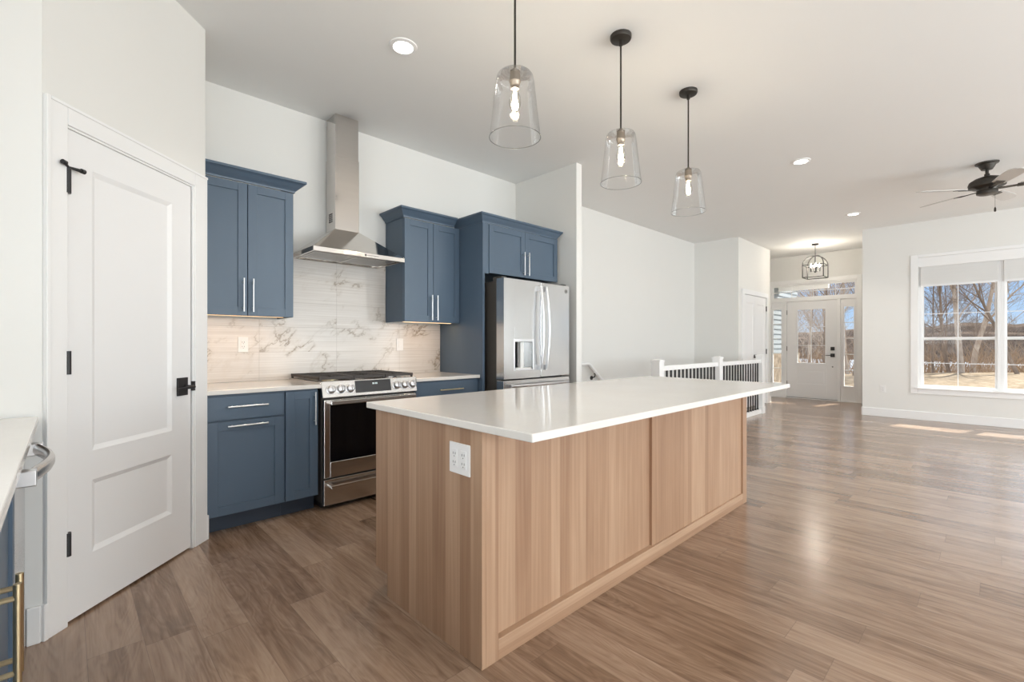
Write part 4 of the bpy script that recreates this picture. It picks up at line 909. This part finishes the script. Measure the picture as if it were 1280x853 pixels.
# ceiling fan
fx, fy = 7.09, .052
t_ = thing('ceiling_fan', 'dark bronze ceiling fan with pale blades at upper right', 'ceiling fan', (fx, fy, H))
Tm = Matrix.Translation((fx, fy, 0))
sub(t_, 'canopy', MB().lathe([(.001, H - .075), (.045, H - .072), (.060, H - .045), (.072, H - .02), (.092, H - .012), (.095, H), (.001, H)], 32, Tm), BRONZE, smooth=True)
sub(t_, 'downrod', MB().lathe([(.014, 2.99), (.014, H - .06)], 16, Tm).lathe([(.022, 2.985), (.022, 3.02)], 16, Tm), BRONZE, smooth=True)
sub(t_, 'motor_housing', MB().lathe([(.001, 2.868), (.115, 2.868), (.145, 2.885), (.150, 2.915), (.140, 2.945), (.10, 2.972), (.05, 2.990), (.001, 2.992)], 40, Tm), BRONZE, smooth=True)
sub(t_, 'switch_housing', MB().lathe([(.001, 2.796), (.060, 2.798), (.082, 2.808), (.086, 2.830), (.080, 2.845), (.09, 2.868), (.001, 2.868)], 32, Tm), BRONZE, smooth=True)
for k_ in range(5):
    a = R(56 + 72 * k_); TB = Matrix.Translation((fx, fy, 2.858)) @ Matrix.Rotation(a, 4, 'Z') @ Matrix.Rotation(R(-12), 4, 'X')
    pr = [(.24, -.050), (.34, -.060), (.50, -.068), (.60, -.066), (.655, -.045), (.672, 0), (.655, .045), (.60, .066), (.50, .068), (.34, .060), (.24, .050)]
    b_ = sub(t_, 'blade', MB().prism(pr, 'z', -.003, .003, TB), BLADE)
    sub(b_, 'blade_iron', MB().box(.08, .26, -.016, .016, -.012, -.004, TB).box(.22, .30, -.035, .035, -.008, -.003, TB), BRONZE)
m_ = MB().cyl((fx + .03, fy - .06, 2.80), (fx + .03, fy - .06, 2.66), .0015, n=6).lathe([(.001, 2.61), (.009, 2.615), (.009, 2.645), (.004, 2.66), (.001, 2.66)], 12, Matrix.Translation((fx + .03, fy - .06, 0)))
sub(t_, 'pull_chain', m_, BRONZE)

# ------------------------------------------------------------------ outside
gr = MB(); 
def gz(x, y):
    base = -.45
    dd_ = x * .693 + y * .7207
    if dd_ > 26: base -= min(1.0, (dd_ - 26) / 14) ** 1.4 * 2.6
    return base + .05 * math.sin(x * .7 + y * .3)
xs = [EX + .15 + k_ * 1.1 for k_ in range(46)]; ys = [-24 + k_ * 2.0 for k_ in range(30)]
vs = [(x, y, gz(x, y)) for x in xs for y in ys]; nY = len(ys)
fs = [(i * nY + j, (i + 1) * nY + j, (i + 1) * nY + j + 1, i * nY + j + 1) for i in range(len(xs) - 1) for j in range(nY - 1)]
gr.add(vs, fs); gr.box(FX + .16, EX + .2, -20, 1.43, -.6, -.42)
lawn = gr.build('lawn', GRASS); lawn['kind'] = 'structure'
lk = MB().box(44, 260, -120, 160, -3.3, -3.05).build('frozen_lake', LAKE); lk['kind'] = 'structure'
random.seed(4)
def ridge(x, z0, zh, seed, depth, y0=-120, y1=170, step=2.5):
    random.seed(seed); m_ = MB(); vs = []; n = int((y1 - y0) / step)
    for i in range(n + 1):
        y = y0 + i * step; hh = z0 + zh * (.75 + .25 * math.sin(y * .035 + seed) + .08 * math.sin(y * .21)) + random.uniform(-.25, .25)
        vs += [(x, y, -3.2), (x + depth * .4, y, hh * .8), (x + depth, y, hh), (x + depth * 1.6, y, -3.2)]
    fs = [(i * 4 + q, i * 4 + q + 1, i * 4 + q + 5, i * 4 + q + 4) for i in range(n) for q in range(3)]
    return m_.add(vs, fs)
for args in ((150, 1.5, 3.6, 3, 30), (200, 3.5, 5.0, 8, 40)):
    o = ridge(*args).build('hills', HILL); o['kind'] = 'structure'
# porch roof (unseen extent sized to block sun), floor and neighbouring wing
o = MB().box(FX + .16, 12.30, RY - 1, 1.4, 2.78, 2.95).build('porch_roof', TRIM); o['kind'] = 'structure'
o = MB().box(EX + .15, 14.0, 1.2, 6.0, 2.78, 2.95).box(13.85, 14.0, 2.9, 6.0, 2.62, 2.78).build('porch_roof', TRIM); o['kind'] = 'structure'
o = MB().box(EX + .15, 13.7, 1.2, 5.0, -.5, -.06).build('porch_floor', CONC); o['kind'] = 'structure'
sd = MB()
for k_ in range(15): sd.prism([(4.05, .95 + k_ * .13), (4.028, .95 + k_ * .13), (4.044, 1.08 + k_ * .13), (4.05, 1.08 + k_ * .13)], 'x', EX + .15, 15.6)
sd.box(EX + .15, 15.6, 4.05, 4.2, -.5, 2.9)
o = sd.build('wall_wing', SIDING); o['kind'] = 'structure'
o = MB().box(EX + .15, 15.62, 3.98, 4.05, -.5, .94).build('wall_stone', STONE); o['kind'] = 'structure'

# bare trees
def tree_mesh(seed, height, r0, lean, dens=1.0, forks=3, curl=.25):
    rnd = random.Random(seed); m_ = MB(); tw_ = MB()
    r0 *= .72
    def grow(p, d, length, r, lev):
        n = 5 if lev == 0 else 4; pts = [p]; rad = [r]; q = p.copy(); dd = d.copy(); seg = length / n
        for k_ in range(n):
            dd = (dd + Vector((rnd.uniform(-1, 1), rnd.uniform(-1, 1), rnd.uniform(-.3, .6))) * curl * (.5 if lev == 0 else 1)).normalized()
            q = q + dd * seg; pts.append(q.copy()); rad.append(max(.006, r * (1 - .72 * (k_ + 1) / n)))
        (m_ if lev < 2 else tw_).tube(pts, rad, 6 if lev < 2 else 3, cap=False)
        if lev >= forks: return
        nb = int({0: 8, 1: 8, 2: 6, 3: 3}.get(lev, 2) * dens)
        for k_ in range(nb):
            t0 = rnd.uniform(.35 if lev == 0 else .2, 1.0); i = min(n - 1, int(t0 * n)); f_ = t0 * n - i
            bp_ = pts[i].lerp(pts[i + 1], min(1, f_)); a = rnd.uniform(0, 2 * math.pi)
            base = (pts[i + 1] - pts[i]).normalized(); side = Vector((math.cos(a), math.sin(a), rnd.uniform(-.1, .4))); side = (side - base * side.dot(base)).normalized()
            nd = (base * rnd.uniform(.5, .95) + side * rnd.uniform(.5, 1.0) + Vector((0, 0, .2))).normalized()
            grow(bp_, nd, length * rnd.uniform(.38, .62), rad[i] * rnd.uniform(.32, .5), lev + 1)
    grow(Vector((0, 0, -.3)), Vector((lean[0], lean[1], 1)).normalized(), height * .72, r0, 0)
    return m_, tw_
protos = {}
def tree(px, d, height, r0, lean=(0, 0), seed=1, bark=None, label='', group='bare trees beyond the lawn', rz=0, sc=1.0, dens=1.0):
    """px: horizontal bearing from the room, d: distance along the view axis"""
    a = R(46.119); r = (px - 640) / 579.44 * d
    X = d * math.cos(a) + r * math.sin(a); Y = d * math.sin(a) - r * math.cos(a)
    key = (seed, bark.name)
    if key not in protos:
        t_ = thing('bare_tree', label, 'tree', (0, 0, 0), group)
        A, B = tree_mesh(seed, height, r0, lean, dens)
        A.build('trunk', bark, t_, smooth='full'); B.build('branches', bark, t_, smooth='full')
        protos[key] = t_; o = t_
    else:
        o = copy_tree(protos[key]); o['label'] = label; o['group'] = group
    o.location = (X, Y, gz(X, Y) if d < 40 else -3.05); o.rotation_euler = (0, 0, rz); o.scale = (sc, sc, sc)
    return o
tree(1202, 27, 12, .26, (.02, .05), 11, BARK, 'thick pale-barked bare tree centred in the left living room window pane')
tree(1214, 28, 12.5, .24, (-.02, -.16), 12, BARK, 'thick pale bare tree leaning right beside the thickest trunk in the living room window')
tree(1188, 27.5, 9, .17, (0, .14), 13, BARKD, 'dark leaning bare tree left of centre in the living room window')
tree(1167, 26.5, 10, .09, (0, -.02), 14, BARKD, 'slender upright bare tree near the left side of the living room window')
tree(1241, 29, 11, .10, (0, 0), 15, BARK, 'slender pale bare tree near the right edge of the first window pane')
tree(1275, 25, 11, .16, (.1, .35), 16, BARKD, 'leaning bare tree at the right edge of the photo, its branches crossing the window')
tree(1003, 27, 11, .17, (0, .16), 17, BARK, 'pale leaning bare tree in the left half of the front door glass')
tree(1012, 29, 11, .12, (0, -.05), 14, BARK, 'slim bare tree near the centre of the front door glass')
tree(1029, 25, 10, .14, (0, -.10), 18, BARKD, 'dark curving bare tree in the right half of the front door glass')
tree(1061, 26, 11, .13, (0, .08), 13, BARK, 'bare tree seen through the right sidelight of the front door')
tree(1066, 24, 10, .10, (0, .0), 15, BARKD, 'dark bare tree behind the right edge of the right sidelight')
rnd = random.Random(9)
for k_ in range(20):
    px = rnd.uniform(975, 1075) if k_ % 2 else rnd.uniform(1140, 1320); d = rnd.uniform(31, 60)
    tree(px, d, 10, .1, (0, 0), (14, 15, 13, 18)[k_ % 4], (BARKD, BARK, BARKD, BARK)[(k_ // 4) % 2 * 2 + k_ % 2] if False else (BARKD if k_ % 4 in (0, 2) else BARK), 'thin bare tree in the woods behind the nearer trees outside', 'bare trees deeper in the woods', rnd.uniform(0, 6.28), rnd.uniform(.7, 1.15))
# undergrowth
rnd = random.Random(21); m_ = MB()
a = R(46.119)
for k_ in range(1700):
    px = rnd.uniform(955, 1085) if k_ % 5 < 2 else rnd.uniform(1130, 1330); d = rnd.uniform(27, 46); r = (px - 640) / 579.44 * d
    X = d * math.cos(a) + r * math.sin(a); Y = d * math.sin(a) - r * math.cos(a); z = gz(X, Y) if d < 40 else -3.1
    p = Vector((X, Y, z)); hh = rnd.uniform(.7, 2.3) if d < 36 else rnd.uniform(1.5, 4.0); q = p + Vector((rnd.uniform(-.5, .5), rnd.uniform(-.6, .6), hh * .6)); s_ = q + Vector((rnd.uniform(-.5, .5), rnd.uniform(-.7, .7), hh * .4))
    m_.tube([p, q, s_], [.022, .014, .006], 3, cap=False)
tag(m_.build('undergrowth', BRUSH), 'tangled russet brush along the far edge of the dormant lawn', 'brush', kind='stuff')
